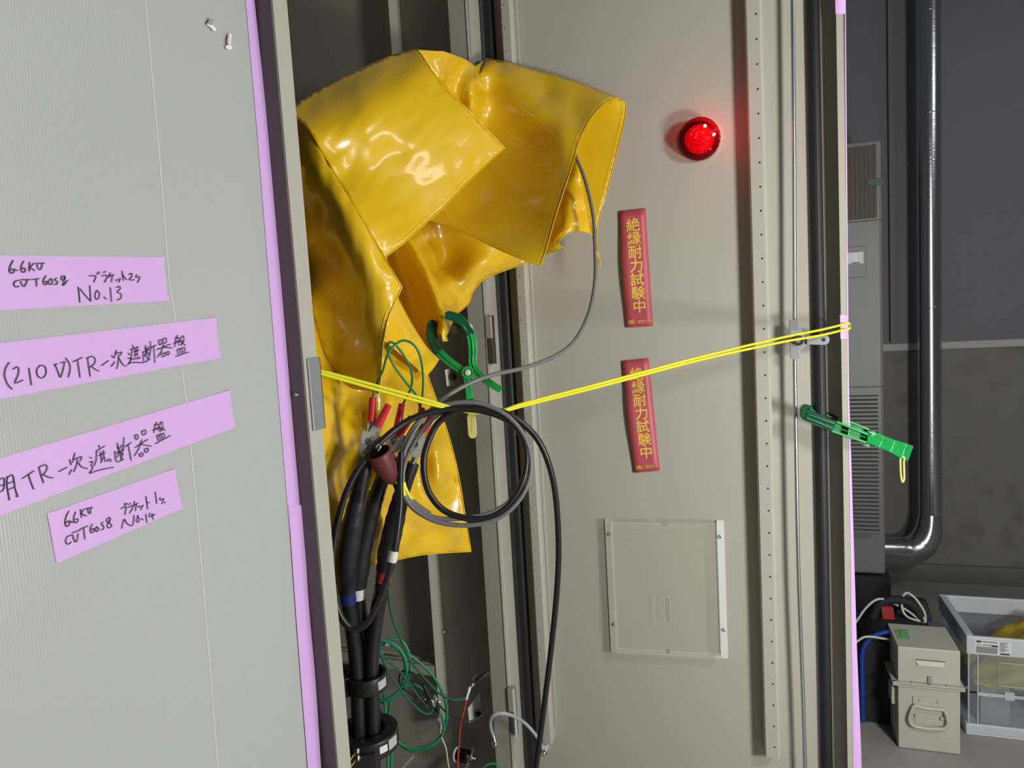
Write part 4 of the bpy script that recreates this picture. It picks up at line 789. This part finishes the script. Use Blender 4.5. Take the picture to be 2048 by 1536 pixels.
def curved_label(c_, r, z0_, z1_, a0_, a1_, m, nm, par):
    vs = []; fs = []
    for i in range(9):
        a = a0_ + (a1_ - a0_) * i / 8; d_ = Vector((math.cos(a), math.sin(a), 0)); vs += [c_ + d_ * r + UP * z0_, c_ + d_ * r + UP * z1_]
        if i: k = 2 * i; fs.append((k - 2, k, k + 1, k - 1))
    return MB().add(vs, fs).build(nm, m, par)
vw = math.atan2(CAM[1] - cc.y, CAM[0] - cc.x)
curved_label(cc, .0364, -.007, .008, vw + .55, vw + 1.15, mat('grey_label', (.45, .45, .45), .5), 'label', ck)
tcc = (P(718, 1470, 1.22) + P(738, 1470, 1.25) + P(747, 1470, 1.225)) / 3
ct = thing('current_transformer', 'black ring current transformer around the power cables near the frame bottom', 'current transformer', tcc)
rc = MB(); rc.lathe(tcc - UP * .020, UP, [(.031, 0), (.052, 0), (.054, .002), (.054, .030), (.052, .032), (.031, .032), (.031, 0)], 40)
vd = Vector((math.cos(vw), math.sin(vw), 0)); vt = Vector((-vd.y, vd.x, 0))
rc.slab([tcc + vd * .045 - vt * .050 - UP * .030, tcc + vd * .045 + vt * .012 - UP * .030, tcc + vd * .060 + vt * .012 - UP * .030, tcc + vd * .060 - vt * .050 - UP * .030], UP * .030)
rc.build('ring', blk_plastic, ct, bevel=.0015)
curved_label(tcc, .0546, -.008, .004, vw + .35, vw + .62, white, 'white_label', ct)
curved_label(tcc, .0546, -.010, .008, vw + .68, vw + 1.1, mat('grey_label', (.45, .45, .45), .5), 'grey_label', ct)
for k, (x, y) in enumerate(((345, 1335), (335, 1410), (460, 1362), (465, 1430))):
    p_ = z7(x, y, 1.165); tb = MB(); dl = Vector((.0, 0, 0)); e2 = z7(x - 45, y + 55, 1.16)
    tb.lathe(p_, vd, [(0, 0), (.0045, 0), (.0045, .004), (.0025, .004), (.0025, .009), (0, .009)], 10)
    tb.cyl(p_ + vd * .002, p_.lerp(e2, .6) + vd * .002, .0022, .0018, 8); tb.build('terminal', chrome, ct)
    MB().tube(path([(620 + (x - 30) / 4.863, 1220 + (y + 40) / 4.863, 1.163), (620 + (x - 70) / 4.863, 1220 + (y + 95) / 4.863, 1.16), (620 + (x - 130) / 4.863, 1220 + (y + 150) / 4.863, 1.16)], 4), .0013, 6).build('terminal_wire', mat('yellow_wire', (.65, .55, .08), .4), ct)
# ---- loose wires low in the cabinet
z4 = lambda l, Z0, Z1: [(730 + x / 7.68, 1250 + y / 7.68, Z0 + (Z1 - Z0) * i / max(1, len(l) - 1)) for i, (x, y) in enumerate(l)]
grp = 'green earth wires in the coil low inside the cabinet'
wire('earth_wire', z4([(60,240),(160,215),(290,240),(430,290),(540,380),(610,520),(640,700),(600,860),(480,1050),(330,1140),(150,1180),(60,1250)], 1.42, 1.44), .0029, wire_green, 'green earth wire forming the left inner loop behind the power cables', 'wire', grp)
wire('earth_wire', z4([(150,330),(220,290),(340,235),(480,220),(580,260),(650,370),(690,500),(700,640),(670,790),(610,930),(500,1060),(360,1150),(240,1165),(110,1120)], 1.43, 1.46), .0029, wire_green, 'green earth wire forming the largest round loop low in the cabinet', 'wire', grp)
o = wire('earth_wire', z4([(200,330),(300,300),(420,320),(520,390),(590,500),(615,640),(600,820),(560,980),(450,1110),(300,1180),(150,1160)], 1.44, 1.46), .0029, wire_green, 'green earth wire with a small white sleeve on its loop', 'wire', grp)
wm = MB(); w4 = z4([(312, 296), (392, 304)], 1.438, 1.439); wm.tube([P(*w4[0]), P(*w4[1])], .0036, 10)
base = o['_base']; me_o = wm.build('white_sleeve', white); me_o.parent = o; me_o.location = Vector(me_o['_base']) - Vector(base)
wire('earth_wire', z4([(660,430),(700,470),(860,590),(1010,740),(1130,920),(1210,1100),(1255,1280),(1250,1450),(1200,1640),(1120,1780),(960,1890),(760,1940),(600,1880),(450,1730),(390,1560),(370,1400),(390,1180)], 1.47, 1.50), .0029, wire_green, 'long green earth wire sweeping right then looping along the cabinet floor', 'wire', grp)
wire('earth_wire', z4([(640,930),(760,920),(870,980),(1000,1120),(1130,1300),(1200,1480),(1190,1660),(1080,1800),(900,1880),(720,1900),(560,1840),(430,1690)], 1.46, 1.49), .0029, wire_green, 'green earth wire running just inside the bottom loop', 'wire', grp)
wire('earth_wire', z4([(200,690),(250,820),(280,1000),(300,1190),(320,1420),(345,1700),(350,1900),(350,2300)], 1.45, 1.45), .0027, wire_green, 'green earth wire dropping straight beside the power cables', 'wire', grp)
wire('earth_wire', z4([(220,1300),(300,1400),(390,1560),(410,1800),(400,2300)], 1.46, 1.46), .0027, wire_green, 'green earth wire emerging low behind the ring transformer', 'wire', grp)
wire('earth_wire', [(962, 1545, 1.55), (970, 1532, 1.55), (985, 1527, 1.55), (1000, 1532, 1.55), (1010, 1545, 1.55)], .0022, wire_green, 'green wire arc peeking above the bottom frame edge', 'wire')
zz5 = lambda l, Z0, Z1: [(630 + x / 3.16, 1050 + y / 3.16, Z0 + (Z1 - Z0) * i / max(1, len(l) - 1)) for i, (x, y) in enumerate(l)]
g2 = 'thin dark green leads crossing low inside the cabinet'
wire('thin_lead', zz5([(228,380),(232,480),(260,590),(330,700),(400,790),(450,900),(510,1000),(580,1090),(660,1170),(710,1195),(738,1180),(740,1150)], 1.205, 1.46), .0021, wire_dark, 'thin green lead nearest the blue banded cable, ending in a low loop', 'wire', g2)
wire('thin_lead', zz5([(275,385),(285,470),(320,590),(365,690),(400,780),(450,850),(540,930),(600,1010),(660,1090),(720,1160)], 1.235, 1.46), .0021, wire_dark, 'thin green lead below the white band, running to the black test clip', 'wire', g2)
wire('thin_lead', zz5([(462,385),(470,500),(500,620),(545,730),(600,850),(660,930),(730,1010),(800,1075),(880,1105),(950,1095)], 1.20, 1.54), .0021, wire_dark, 'thin green lead hanging right of the red band, ending at the red wire', 'wire', g2)
# test clips with thin black lead, red and white wires
def test_clip(a_, b_, mid, label):
    t = thing('test_clip', label, 'clip', a_)
    d_ = (b_ - a_).normalized()
    MB().tube([a_, a_.lerp(b_, .2), a_.lerp(b_, .8), b_], [.0030, .0048, .0062, .0042], 10).build('insulator_sleeve', blk_shrink, t)
    j = MB(); s_ = d_.cross(nv).normalized()
    j.tube([b_, b_ + d_ * .010 + s_ * .002, b_ + d_ * .020], .0018, 8); j.tube([b_, b_ + d_ * .008 - s_ * .004, b_ + d_ * .020 - s_ * .001], .0018, 8); j.tube([b_ + s_ * .002, b_ - d_ * .002 + s_ * .010, b_ - d_ * .012 + s_ * .012], .0013, 6)
    j.lathe(b_ + d_ * .008, nv, [(0, 0), (.004, 0), (.004, .003), (0, .003)], 12)
    j.build('jaw', chrome, t); return t
test_clip(P(846, 1368, 1.44), P(861, 1398, 1.45), None, 'black test clip with grey sleeve hanging among the green wires')
test_clip(P(876, 1424, 1.47), P(872, 1404, 1.46), None, 'black test clip pointing down joined to the white wire')
test_clip(z8(890, 290, 1.56), z8(715, 425, 1.55), None, 'black test clip slanting up at the top of the red wire')
wire('thin_lead', [z for z in [(977,1344,1.56),(980,1369,1.555),(977,1398,1.55),(966,1426,1.54),(950,1439,1.53),(932,1443,1.52),(914,1438,1.51),(891,1423,1.49),(877,1409,1.47)]], .0017, blk_plastic, 'thin black lead sagging between two test clips', 'wire')
wire('thin_lead', z4([(905,895),(830,810),(740,740),(640,705),(570,710),(530,780),(530,880),(600,980),(740,1080),(870,1120),(980,1140),(930,1210),(890,1200),(1000,1100),(1035,1000)], 1.44, 1.45), .0016, blk_plastic, 'thin black lead looped round among the green wires', 'wire')
rw = thing('red_wire', 'red wire with white sleeve hanging down to the insulator', 'wire', z8(600, 640, 1.54))
MB().tube(cr([z8(*p) for p in ((628,560,1.545),(600,650,1.545),(585,740,1.545),(555,850,1.545),(528,960,1.548),(515,1100,1.555),(505,1250,1.56),(495,1400,1.56),(490,1560,1.56),(488,1750,1.56),(480,2600,1.56))], 5), .0022, 8).build('wire', mat('red_wire', (.55, .04, .05), .4), rw)
MB().tube(cr([z8(*p) for p in ((655,475,1.548),(630,550,1.544),(600,645,1.543))], 5), .0032, 8).build('white_sleeve', white, rw)
ww_ = thing('white_wire', 'white wire hanging from the lower black test clip', 'wire', z8(270, 1000, 1.5))
MB().tube(cr([z8(*p) for p in ((255,950,1.5),(265,1050,1.5),(290,1160,1.5),(335,1270,1.5),(352,1380,1.5),(365,1480,1.5),(385,1580,1.5),(400,1750,1.5),(410,2600,1.5))], 5), .0019, 8).build('wire', mat('cream_wire', (.68, .64, .52), .4), ww_)
MB().tube(cr([z8(*p) for p in ((240,880,1.497),(260,960,1.498),(275,1030,1.499))], 5), .0030, 8).build('white_sleeve', white, ww_)
# ================================================================== the room beyond the door
acm = mat('air_conditioner_white', (.23, .235, .24), .42); dark_slot = mat('dark_slot', (.05, .05, .05), .6)
OFF = .46
sR = wsz(onw(1763, 277, OFF))[0]; zt = wsz(onw(1762, 277, OFF))[1]; zb = wsz(onw(1780, 1150, OFF))[1]; sL = sR - .75
wz = lambda y, x=1735: wsz(onw(x, y, OFF))[1]
ac = thing('air_conditioner', 'tall grey floor standing air conditioner behind the door edge', 'air conditioner', wpt((sL + sR) / 2, OFF / 2 + .1, 0))
m = MB(); wbox(m, sL, sR, .14, OFF, zb, zt); m.build('body', acm, ac, bevel=.012)
m = MB(); wbox(m, sL - .01, sR + .015, .14, OFF + .02, 0, zb - .004); m.build('plinth', mat('plinth_black', (.02, .021, .022), .6), ac)
gs = wsz(onw(1753, 360, OFF))[0]; g0, g1 = wz(437), wz(291)
m = MB(); wbox(m, sL + .05, gs, OFF - .005, OFF + .004, g0, g1); gr = m.build('outlet_grille', mat('brown_mesh', (.10, .085, .065), .6), ac)
m = MB()
for k in range(40):
    s_ = gs - .008 - k * (gs - sL - .06) / 40; wbox(m, s_ - .0015, s_ + .0015, OFF + .004, OFF + .007, g0, g1)
tag(m.build('grille_bars', mat('brown_bar', (.15, .125, .095), .6), gr), kind='stuff')
m = MB()
for y in (441, 773): z_ = wz(y); wbox(m, sL, sR, OFF - .002, OFF + .0015, z_ - .003, z_)
m.build('panel_seam', dark_slot, ac)
cs = wsz(onw(1733, 520, OFF))[0]
m = MB(); wbox(m, cs - .22, cs, OFF - .002, OFF + .004, wz(554), wz(491)); cp_ = m.build('control_panel', mat('panel_grey', (.26, .26, .26), .45), ac, bevel=.003)
m = MB(); c3 = wsz(onw(1727, 520, OFF))[0]; wbox(m, c3 - .16, c3, OFF + .002, OFF + .010, wz(527), wz(502)); sc_o = m.build('display', white, cp_, bevel=.003)
m = MB(); wbox(m, c3 - .15, c3 - .025, OFF + .010, OFF + .0112, wz(522), wz(505)); m.build('screen', mat('lcd', (.38, .50, .52), .25), cp_)
m = MB(); wbox(m, c3 - .045, c3 - .015, OFF + .010, OFF + .012, wz(525.5), wz(523.5)); m.build('button', blk_plastic, cp_)
ls = wsz(onw(1757, 920, OFF))[0]; l0, l1 = wz(1066), wz(790)
m = MB(); wbox(m, sL + .06, ls, OFF - .004, OFF + .002, l0, l1); il = m.build('intake_louvre', dark_slot, ac)
n = 34
for k in range(n):
    z_ = l1 - (l1 - l0) * (k + .5) / n; h = (l1 - l0) / n
    m = MB(); m.hexa([wpt(sL + .06, OFF - .002, z_ - h * .1), wpt(ls, OFF - .002, z_ - h * .1), wpt(ls, OFF + .010, z_ - h * .32), wpt(sL + .06, OFF + .010, z_ - h * .32), wpt(sL + .06, OFF - .002, z_ + h * .34), wpt(ls, OFF - .002, z_ + h * .34), wpt(ls, OFF + .010, z_ + h * .15), wpt(sL + .06, OFF + .010, z_ + h * .15)])
    m.build('slat', acm, il)
m = MB(); p_ = wsz(onw(1743, 1072, OFF))[0]; wbox(m, p_ - .12, p_, OFF, OFF + .003, wz(1077), wz(1068)); m.build('nameplate', mat('nameplate_grey', (.16, .17, .18), .4), ac)
m = MB(); p_ = wsz(onw(1764, 366, OFF))[0]; wbox(m, p_ - .055, p_ + .002, OFF + .003, OFF + .010, wz(372), wz(360)); tag(m.build('sealing_tape', mat('teal_tape', (.05, .11, .11), .25)), 'bit of teal tape stuck across the air conditioner outlet', 'tape')
# lagged pipe
foil = mat('foil_cladding', (.55, .56, .58), .20, .95, bump=(30, .25, .002))
nt = foil.node_tree; mp_ = nt.nodes.new('ShaderNodeMapping'); mp_.inputs['Scale'].default_value = (.6, .6, 9)
nn_ = [x for x in nt.nodes if x.type == 'TEX_NOISE'][0]; gg_ = [x for x in nt.nodes if x.type == 'NEW_GEOMETRY'][0]
nt.links.new(gg_.outputs['Position'], mp_.inputs['Vector']); nt.links.new(mp_.outputs['Vector'], nn_.inputs['Vector'])
pi_ = thing('lagged_pipe', 'foil clad pipe running down the wall and elbowing into the air conditioner', 'pipe', onw(1860, 1105, .14))
p0 = onw(1850, 60, .14); p1 = onw(1861, 1075, .14); sx_, _ = wsz(p1); zc_ = wsz(onw(1861, 1104, .16))[1]
vtop = wpt(sx_, .14, 3.1); pts = [vtop, wpt(sx_, .14, 1.6), wpt(sx_, .14, zc_ + .16), wpt(sx_ - .01, .145, zc_ + .09), wpt(sx_ - .04, .15, zc_ + .03), wpt(sx_ - .09, .16, zc_), wpt(sx_ - .14, .17, zc_)]
MB().tube(cr(pts[:3], 10), .047, 24).build('riser', foil, pi_)
MB().tube(cr([wpt(sx_, .14, zc_ + .17)] + pts[3:] , 8), [.047 + .017 * min(1, i / 16) for i in range(33)], 24).build('elbow', foil, pi_)
MB().tube([wpt(sx_ - .13, .17, zc_), wpt(sR - .05, .20, zc_ + .01)], .064, 24).build('stub', foil, pi_)
for y in (22, 228, 612):
    m = MB(); z_ = wsz(onw(1856, y, .14))[1]; m.tube([wpt(sx_ + .0485 * math.cos(a), .14 + .0485 * math.sin(a), z_ + .008 * math.sin(a + y)) for a in [2 * pi * k / 20 for k in range(20)]], .0022, 6, closed=True)
    m.build('wire_tie', chrome, pi_)
q = MB(); s_, z_ = wsz(onw(1786, 684, .01)); wbox(q, s_ - .012, s_ + .012, .0, .022, z_, 3.1); tag(q.build('cable_trunking', paint, bevel=.002), 'narrow grey cable trunking on the wall beside the air conditioner', 'trunking')
# ---- steel instrument case
b0 = onz(1797, 1496, 0); b1 = onz(1921, 1511, 0); U = (b1 - b0); Wd = U.length; U.normalize(); V = Vector((-U.y, U.x, 0)).normalized()
if V.x < 0: V = -V
fz = lambda x, y: hit(x, y, tuple(V), V.dot(b0)).z
zf = fz(1797, 1368); zt_ = fz(1797, 1293)
bk_ = onz(1780, 1246, zt_); Dp = max(.12, (bk_ - b0).dot(V))
case_m = mat('case_paint', (.52, .51, .44), .45)
cs_ = thing('steel_case', 'beige steel instrument case with fold-down handle on the floor', 'steel case', b0 + U * Wd / 2 + V * Dp / 2)
def cbox(mb, u0, u1, v0, v1, z0_, z1_):
    f = lambda u, v, z: b0 + U * u + V * v + UP * z
    return mb.hexa([f(u0, v0, z0_), f(u1, v0, z0_), f(u1, v1, z0_), f(u0, v1, z0_), f(u0, v0, z1_), f(u1, v0, z1_), f(u1, v1, z1_), f(u0, v1, z1_)])
cbox(MB(), 0, Wd, 0, Dp, 0.002, zf).build('body', case_m, cs_, bevel=.003)
m = MB(); cbox(m, -.016, Wd + .010, -.012, Dp + .012, zf, zf + .004); cbox(m, -.016, Wd + .010, -.012, Dp + .012, zf + .006, zf + .010); m.build('flange', case_m, cs_, bevel=.001)
lid = cbox(MB(), 0, Wd, 0, Dp, zf + .010, zt_).build('lid', case_m, cs_, bevel=.003)
F3 = lambda x, y, o=0: hit(x, y, tuple(V), V.dot(b0) - o)
lv_ = MB(); a4 = [F3(x, y) for x, y in ((1830, 1319), (1890, 1324), (1886, 1333), (1836, 1329))]; lv_.add([a4[0], a4[1], a4[2] - V * .007, a4[3] - V * .007, a4[3], a4[2]], [(0, 1, 2, 3), (3, 2, 5, 4)]); lv_.build('vent_louvre', case_m, lid)
MB().slab([F3(1831, 1318, .0006), F3(1891, 1323.5, .0006), F3(1891, 1325, .0006), F3(1831, 1319.8, .0006)], V * -.0005).build('vent_gap', dark_slot, lid)
m = MB(); m.slab([F3(1856, 1352, .002), F3(1864, 1353, .002), F3(1864, 1366, .004), F3(1856, 1366, .004)], V * -.004); m.cyl(F3(1860, 1358, .004), F3(1861, 1372, .008), .003, .002, 8); m.build('catch', steel, lid)
m = MB()
for x, y in ((1790, 1362), (1825, 1366), (1895, 1372), (1932, 1375)):
    p_ = hit(x, y, (0, 0, 1), zf + .010); screw(m, p_, UP, .005, .002)
m.build('flange_screws', steel, cs_)
hp = MB(); hp.slab([F3(x, y, .001) for x, y in ((1825, 1392), (1893, 1400), (1894, 1425), (1880, 1428), (1835, 1422), (1826, 1418))], V * -.003)
hp.slab([F3(x, y, .001) for x, y in ((1828, 1435), (1888, 1442), (1886, 1452), (1830, 1446))], V * -.0015)
for x, y in ((1841, 1400), (1877, 1404), (1833, 1431), (1884, 1437)): hp.lathe(F3(x, y, .004), -V, [(0, 0), (.006, 0), (.005, .003), (.002, .003), (.002, .001), (0, .001)], 14)
hp.build('handle_plate', case_m, cs_, bevel=.001)
MB().tube(cr([F3(x, y, o) for x, y, o in ((1829, 1412, .010), (1822, 1425, .012), (1819, 1440, .014), (1826, 1451, .016), (1845, 1456, .016), (1870, 1458, .016), (1889, 1457, .016), (1896, 1447, .014), (1893, 1432, .012), (1886, 1420, .010), (1862, 1418, .010), (1840, 1414, .010))], 5, True), .005, 10, closed=True).build('handle', case_m, cs_)
m = MB(); cbox(m, -.014, 0, .02, .07, zf - .075, zf - .022); m.build('side_catch', case_m, cs_, bevel=.002)
T_ = lambda x, y: hit(x, y, (0, 0, 1), zt_ + .0006)
nt_ = MB().slab([T_(1788, 1258), T_(1815, 1259), T_(1821, 1279), T_(1796, 1278)], UP * .0004).build('sticky_note', mat('green_note', (.22, .46, .20), .6)); tag(nt_, 'small green sticky note on top of the beige steel case', 'sticky note')
m = MB()
for l_ in ([(1797, 1260), (1801, 1262)], [(1796, 1263), (1803, 1264)], [(1800, 1266), (1801, 1271)], [(1799, 1271), (1803, 1272)]): ribbon(m, [hit(x, y, (0, 0, 1), zt_ + .0016) for x, y in l_], UP, .0014, 0)
m.build('scribble', ink, nt_)
# ---- folding crate with things inside
k0 = onz(1933, 1468, 0); K = lambda u, v, z: k0 + U * u + V * v + UP * z
fk = lambda x, y: hit(x, y, tuple(V), V.dot(k0)).z
z2 = fk(1934, 1272); z1_ = fk(1934, 1308); kb = onz(1883, 1188, z2); KD = (kb - k0).dot(V); KW = .52
crt = thing('folding_crate', 'clear folding crate with white rim beside the steel case', 'crate', K(KW / 2, KD / 2, 0))
def kbox(mb, u0, u1, v0, v1, z0_, z9):
    return mb.hexa([K(u0, v0, z0_), K(u1, v0, z0_), K(u1, v1, z0_), K(u0, v1, z0_), K(u0, v0, z9), K(u1, v0, z9), K(u1, v1, z9), K(u0, v1, z9)])
rim_m = mat('crate_rim', (.55, .58, .62), .4)
m = MB(); kbox(m, 0, KW, 0, .012, z1_, z2); kbox(m, 0, KW, KD - .012, KD, z1_, z2); kbox(m, 0, .022, .012, KD - .012, z1_, z2); kbox(m, KW - .022, KW, .012, KD - .012, z1_, z2); m.build('rim', rim_m, crt, bevel=.003)
m = MB(); kbox(m, -.002, KW, -.002, KD, 0, .006); kbox(m, -.002, KW, -.002, .010, .006, .035); kbox(m, -.002, KW, KD - .01, KD, .006, .035); kbox(m, -.002, .01, .010, KD - .01, .006, .035); kbox(m, KW - .01, KW, .010, KD - .01, .006, .035); m.build('tray', rim_m, crt, bevel=.003)
zm = fk(1934, 1385)
for u0, u1, v0, v1 in ((.008, KW - .008, .004, .007), (.008, KW - .008, KD - .007, KD - .004), (.004, .007, .008, KD - .008), (KW - .007, KW - .004, .008, KD - .008)):
    for za_, zb_ in ((.035, zm - .004), (zm + .004, z1_)):
        kbox(MB(), u0, u1, v0, v1, za_, zb_).build('side_wall', clear_wall, crt)
m = MB(); 
for za_ in (zm - .004, zm + .001): m.tube([K(.03, .001, za_), K(KW - .02, .001, za_)], .0028, 8)
for u in (.006, .030): m.tube([K(u, .002, .036), K(u, .002, z1_)], .0022, 8)
for u in (.10, .22): kbox(m, u, u + .025, -.002, .006, zm - .012, zm + .012)
a5 = [(.085, z1_ - .020), (.085, zm + .030), (.30, zm + .030), (.30, z1_ - .020)]
m.tube([K(u, .001, z) for u, z in a5], .0016, 6, closed=True)
m.build('hinge_rib', mat('clear_rib', (.75, .78, .80), .15, trans=(.5, (1, 1, 1))), crt)
m = MB(); l0_ = wsz(k0)[0]
fu = lambda x: (hit(x, 1290, tuple(V), V.dot(k0)) - k0).dot(U)
u0, u1 = fu(1949), fu(2023); za_, zb_ = z1_ + .004, z2 - .008
kbox(m, u0, u1, -.0008, 0, za_, zb_); lab = m.build('price_label', mat('label_white', (.68, .69, .70), .5), crt)
m = MB(); hL = zb_ - za_
fr = lambda a_, b_, c_, d_: kbox(m, u0 + (u1 - u0) * a_, u0 + (u1 - u0) * b_, -.0012, -.0008, zb_ - hL * d_, zb_ - hL * c_)
fr(.05, .18, .06, .20); fr(.20, .62, .10, .15); fr(.48, .63, .33, .45); fr(.70, .95, .84, .95)
for k in range(8): fr(.04, .62, .50 + .055 * k, .53 + .055 * k)
for k in range(9): fr(.68, .92 - .05 * (k % 3), .10 + .075 * k, .13 + .075 * k)
vs, fs = text_mesh('コンテナ50L', hL * .19, None, None, K(u0 + (u1 - u0) * .04, -.0012, zb_ - hL * .38), U, UP, Vector(), 't', .02, 'LEFT'); m.add(vs, fs)
m.build('label_print', mat('label_ink', (.05, .05, .06), .6), lab)
cy = MB(); NU, NV = 26, 18; vs = []; fs = []
for i in range(NU + 1):
    for j in range(NV + 1):
        u, v = i / NU, j / NV; e_ = math.sin(pi * u) ** .5 * math.sin(pi * v) ** .5
        g_ = min(1, max(0, (u - .12) / .35)); h_ = .145 + .07 * e_ + .09 * g_ * e_ + .035 * noise.noise(Vector((u * 5, v * 5, 1))) + .02 * noise.noise(Vector((u * 11, v * 9, 3)))
        vs.append(K(.03 + .44 * u, .03 + (KD - .06) * v, h_))
for i in range(NU):
    for j in range(NV): k = i * (NV + 1) + j; fs.append((k, k + NV + 1, k + NV + 2, k + 1))
cl = cy.add(vs, fs, True).build('folded_sheet', mat('dull_yellow', (.50, .36, .03), .5), solid=.004); tag(cl, 'crumpled yellow sheet lying inside the clear crate', 'vinyl sheet')
bx = MB(); kbox(bx, .05, .13, .05, .30, .007, .155); o = bx.build('carton', mat('grey_carton', (.40, .39, .36), .6), bevel=.003); tag(o, 'small grey carton inside the clear crate, behind the lower front wall', 'carton')
bx = MB(); kbox(bx, .22, .44, .06, .28, .007, .12); o = bx.build('pouch', mat('navy_cloth', (.015, .025, .07), .6), bevel=.02); tag(o, 'navy blue pouch inside the clear crate, right of the grey carton', 'pouch')
# ---- tool bag
f0 = onz(1742, 1446, 0); fd = V.dot(f0); G = lambda x, y, o=0: hit(x, y, tuple(V), fd + o)
bagc = mat('bag_black', (.012, .013, .018), .75, bump=(250, .3, .002)); blue = mat('blue_piping', (.012, .055, .36), .5)
uu = lambda x, y: (G(x, y) - f0).dot(U)
uL = uu(1724, 1350) - .0; H1 = G(1760, 1262).z; BW = uu(1893, 1350) - uL; BD = .20
tbag = thing('tool_bag', 'black tool bag with blue piping behind the steel case', 'bag', f0 + U * BW / 2 + V * BD / 2)
def rr_out(u0, u1, z0_, z1_, r, n=6):
    o_ = [(u1, z0_), ]; o_ = [(u0, z0_), (u1, z0_)]
    o_ += [(u1 - r + r * math.sin(pi / 2 * (1 - i / n)), z1_ - r + r * math.cos(pi / 2 * (1 - i / n))) for i in range(n + 1)]
    o_ += [(u0 + r - r * math.sin(pi / 2 * i / n), z1_ - r + r * math.cos(pi / 2 * i / n)) for i in range(n + 1)]
    return o_
ou = rr_out(uL, uL + BW, .004, H1, .085)
fB = lambda u, v, z: f0 + U * u + V * v + UP * z
m = MB(); k = len(ou); rows = []
for v, s_ in ((0, 1), (BD * .5, 1.02), (BD, 1.0)): rows += [fB(u, v, z * s_) for u, z in ou]
m.add(rows, [tuple(range(k)), tuple(range(2 * k, 3 * k))[::-1]] + [(r * k + i, r * k + (i + 1) % k, (r + 1) * k + (i + 1) % k, (r + 1) * k + i) for r in range(2) for i in range(k)])
m.build('body', bagc, tbag)
for v in (0, BD):
    MB().tube([fB(u, v + (-.002 if v == 0 else .002), z) for u, z in ou[1:] + ou[:1]], .0075, 8).build('piping', blue, tbag)
m = MB(); m.tube(cr([fB(uL + BW * .2, BD * .5, H1), fB(uL + BW * .3, BD * .5, H1 + .05), fB(uL + BW * .5, BD * .5, H1 + .065), fB(uL + BW * .7, BD * .5, H1 + .05), fB(uL + BW * .8, BD * .5, H1)], 8), .014, 8); m.build('carry_handle', bagc, tbag)
p_ = fB(uL + .075, BD * .42, H1); m = MB(); m.slab([p_, p_ + U * .035, p_ + U * .03 + UP * .045, p_ - U * .005 + UP * .045], V * .012); m.build('red_tab', mat('red_cloth', (.35, .02, .03), .6), tbag)
m = MB(); m.slab([fB(uL + BW * .5, BD * .7, H1 - .005), fB(uL + BW * .98, BD * .7, H1 - .02), fB(uL + BW * .93, BD * .8, H1 + .04), fB(uL + BW * .6, BD * .7, H1 + .05)], V * .04); m.build('pocket_flap', bagc, tbag, bevel=.005)
z9 = lambda x, y, Z: P(1690 + x / 6.677, 1170 + y / 6.677, Z)
cream = mat('cream_cord', (.58, .54, .44), .5)
wire('extension_lead', [(1690 + x / 6.677, 1170 + y / 6.677, Z) for x, y, Z in ((100,560,2.30),(180,445,2.30),(260,330,2.30),(360,230,2.30),(460,185,2.30),(560,205,2.30),(680,260,2.30),(800,320,2.29),(900,390,2.28),(1000,470,2.27),(1050,495,2.27),(950,470,2.27),(860,440,2.27),(790,380,2.27),(760,290,2.28),(765,180,2.29),(800,115,2.30),(850,110,2.30),(940,180,2.29),(1020,290,2.28),(1065,380,2.27),(1075,470,2.27),(1060,500,2.27))], .0038, cream, 'cream flat cord looped above the bag and steel case', 'cord')
wire('extension_lead', [(1690 + x / 6.677, 1170 + y / 6.677, Z) for x, y, Z in ((620,210,2.30),(720,225,2.30),(850,290,2.29),(960,350,2.28),(1030,410,2.27),(1060,490,2.27),(1000,475,2.30),(900,505,2.30),(870,530,2.30))], .0036, cream, 'cream cord strand dipping behind the steel case lid', 'cord')
wire('extension_lead', [(1690 + x / 6.677, 1170 + y / 6.677, Z) for x, y, Z in ((100,800,2.20),(185,735,2.20),(260,695,2.20),(350,690,2.20),(450,705,2.20),(550,722,2.20),(680,725,2.22))], .0036, cream, 'cream cord running low across the front of the tool bag', 'cord')
for o in bpy.data.objects:
    if '_base' in o.keys(): del o['_base']
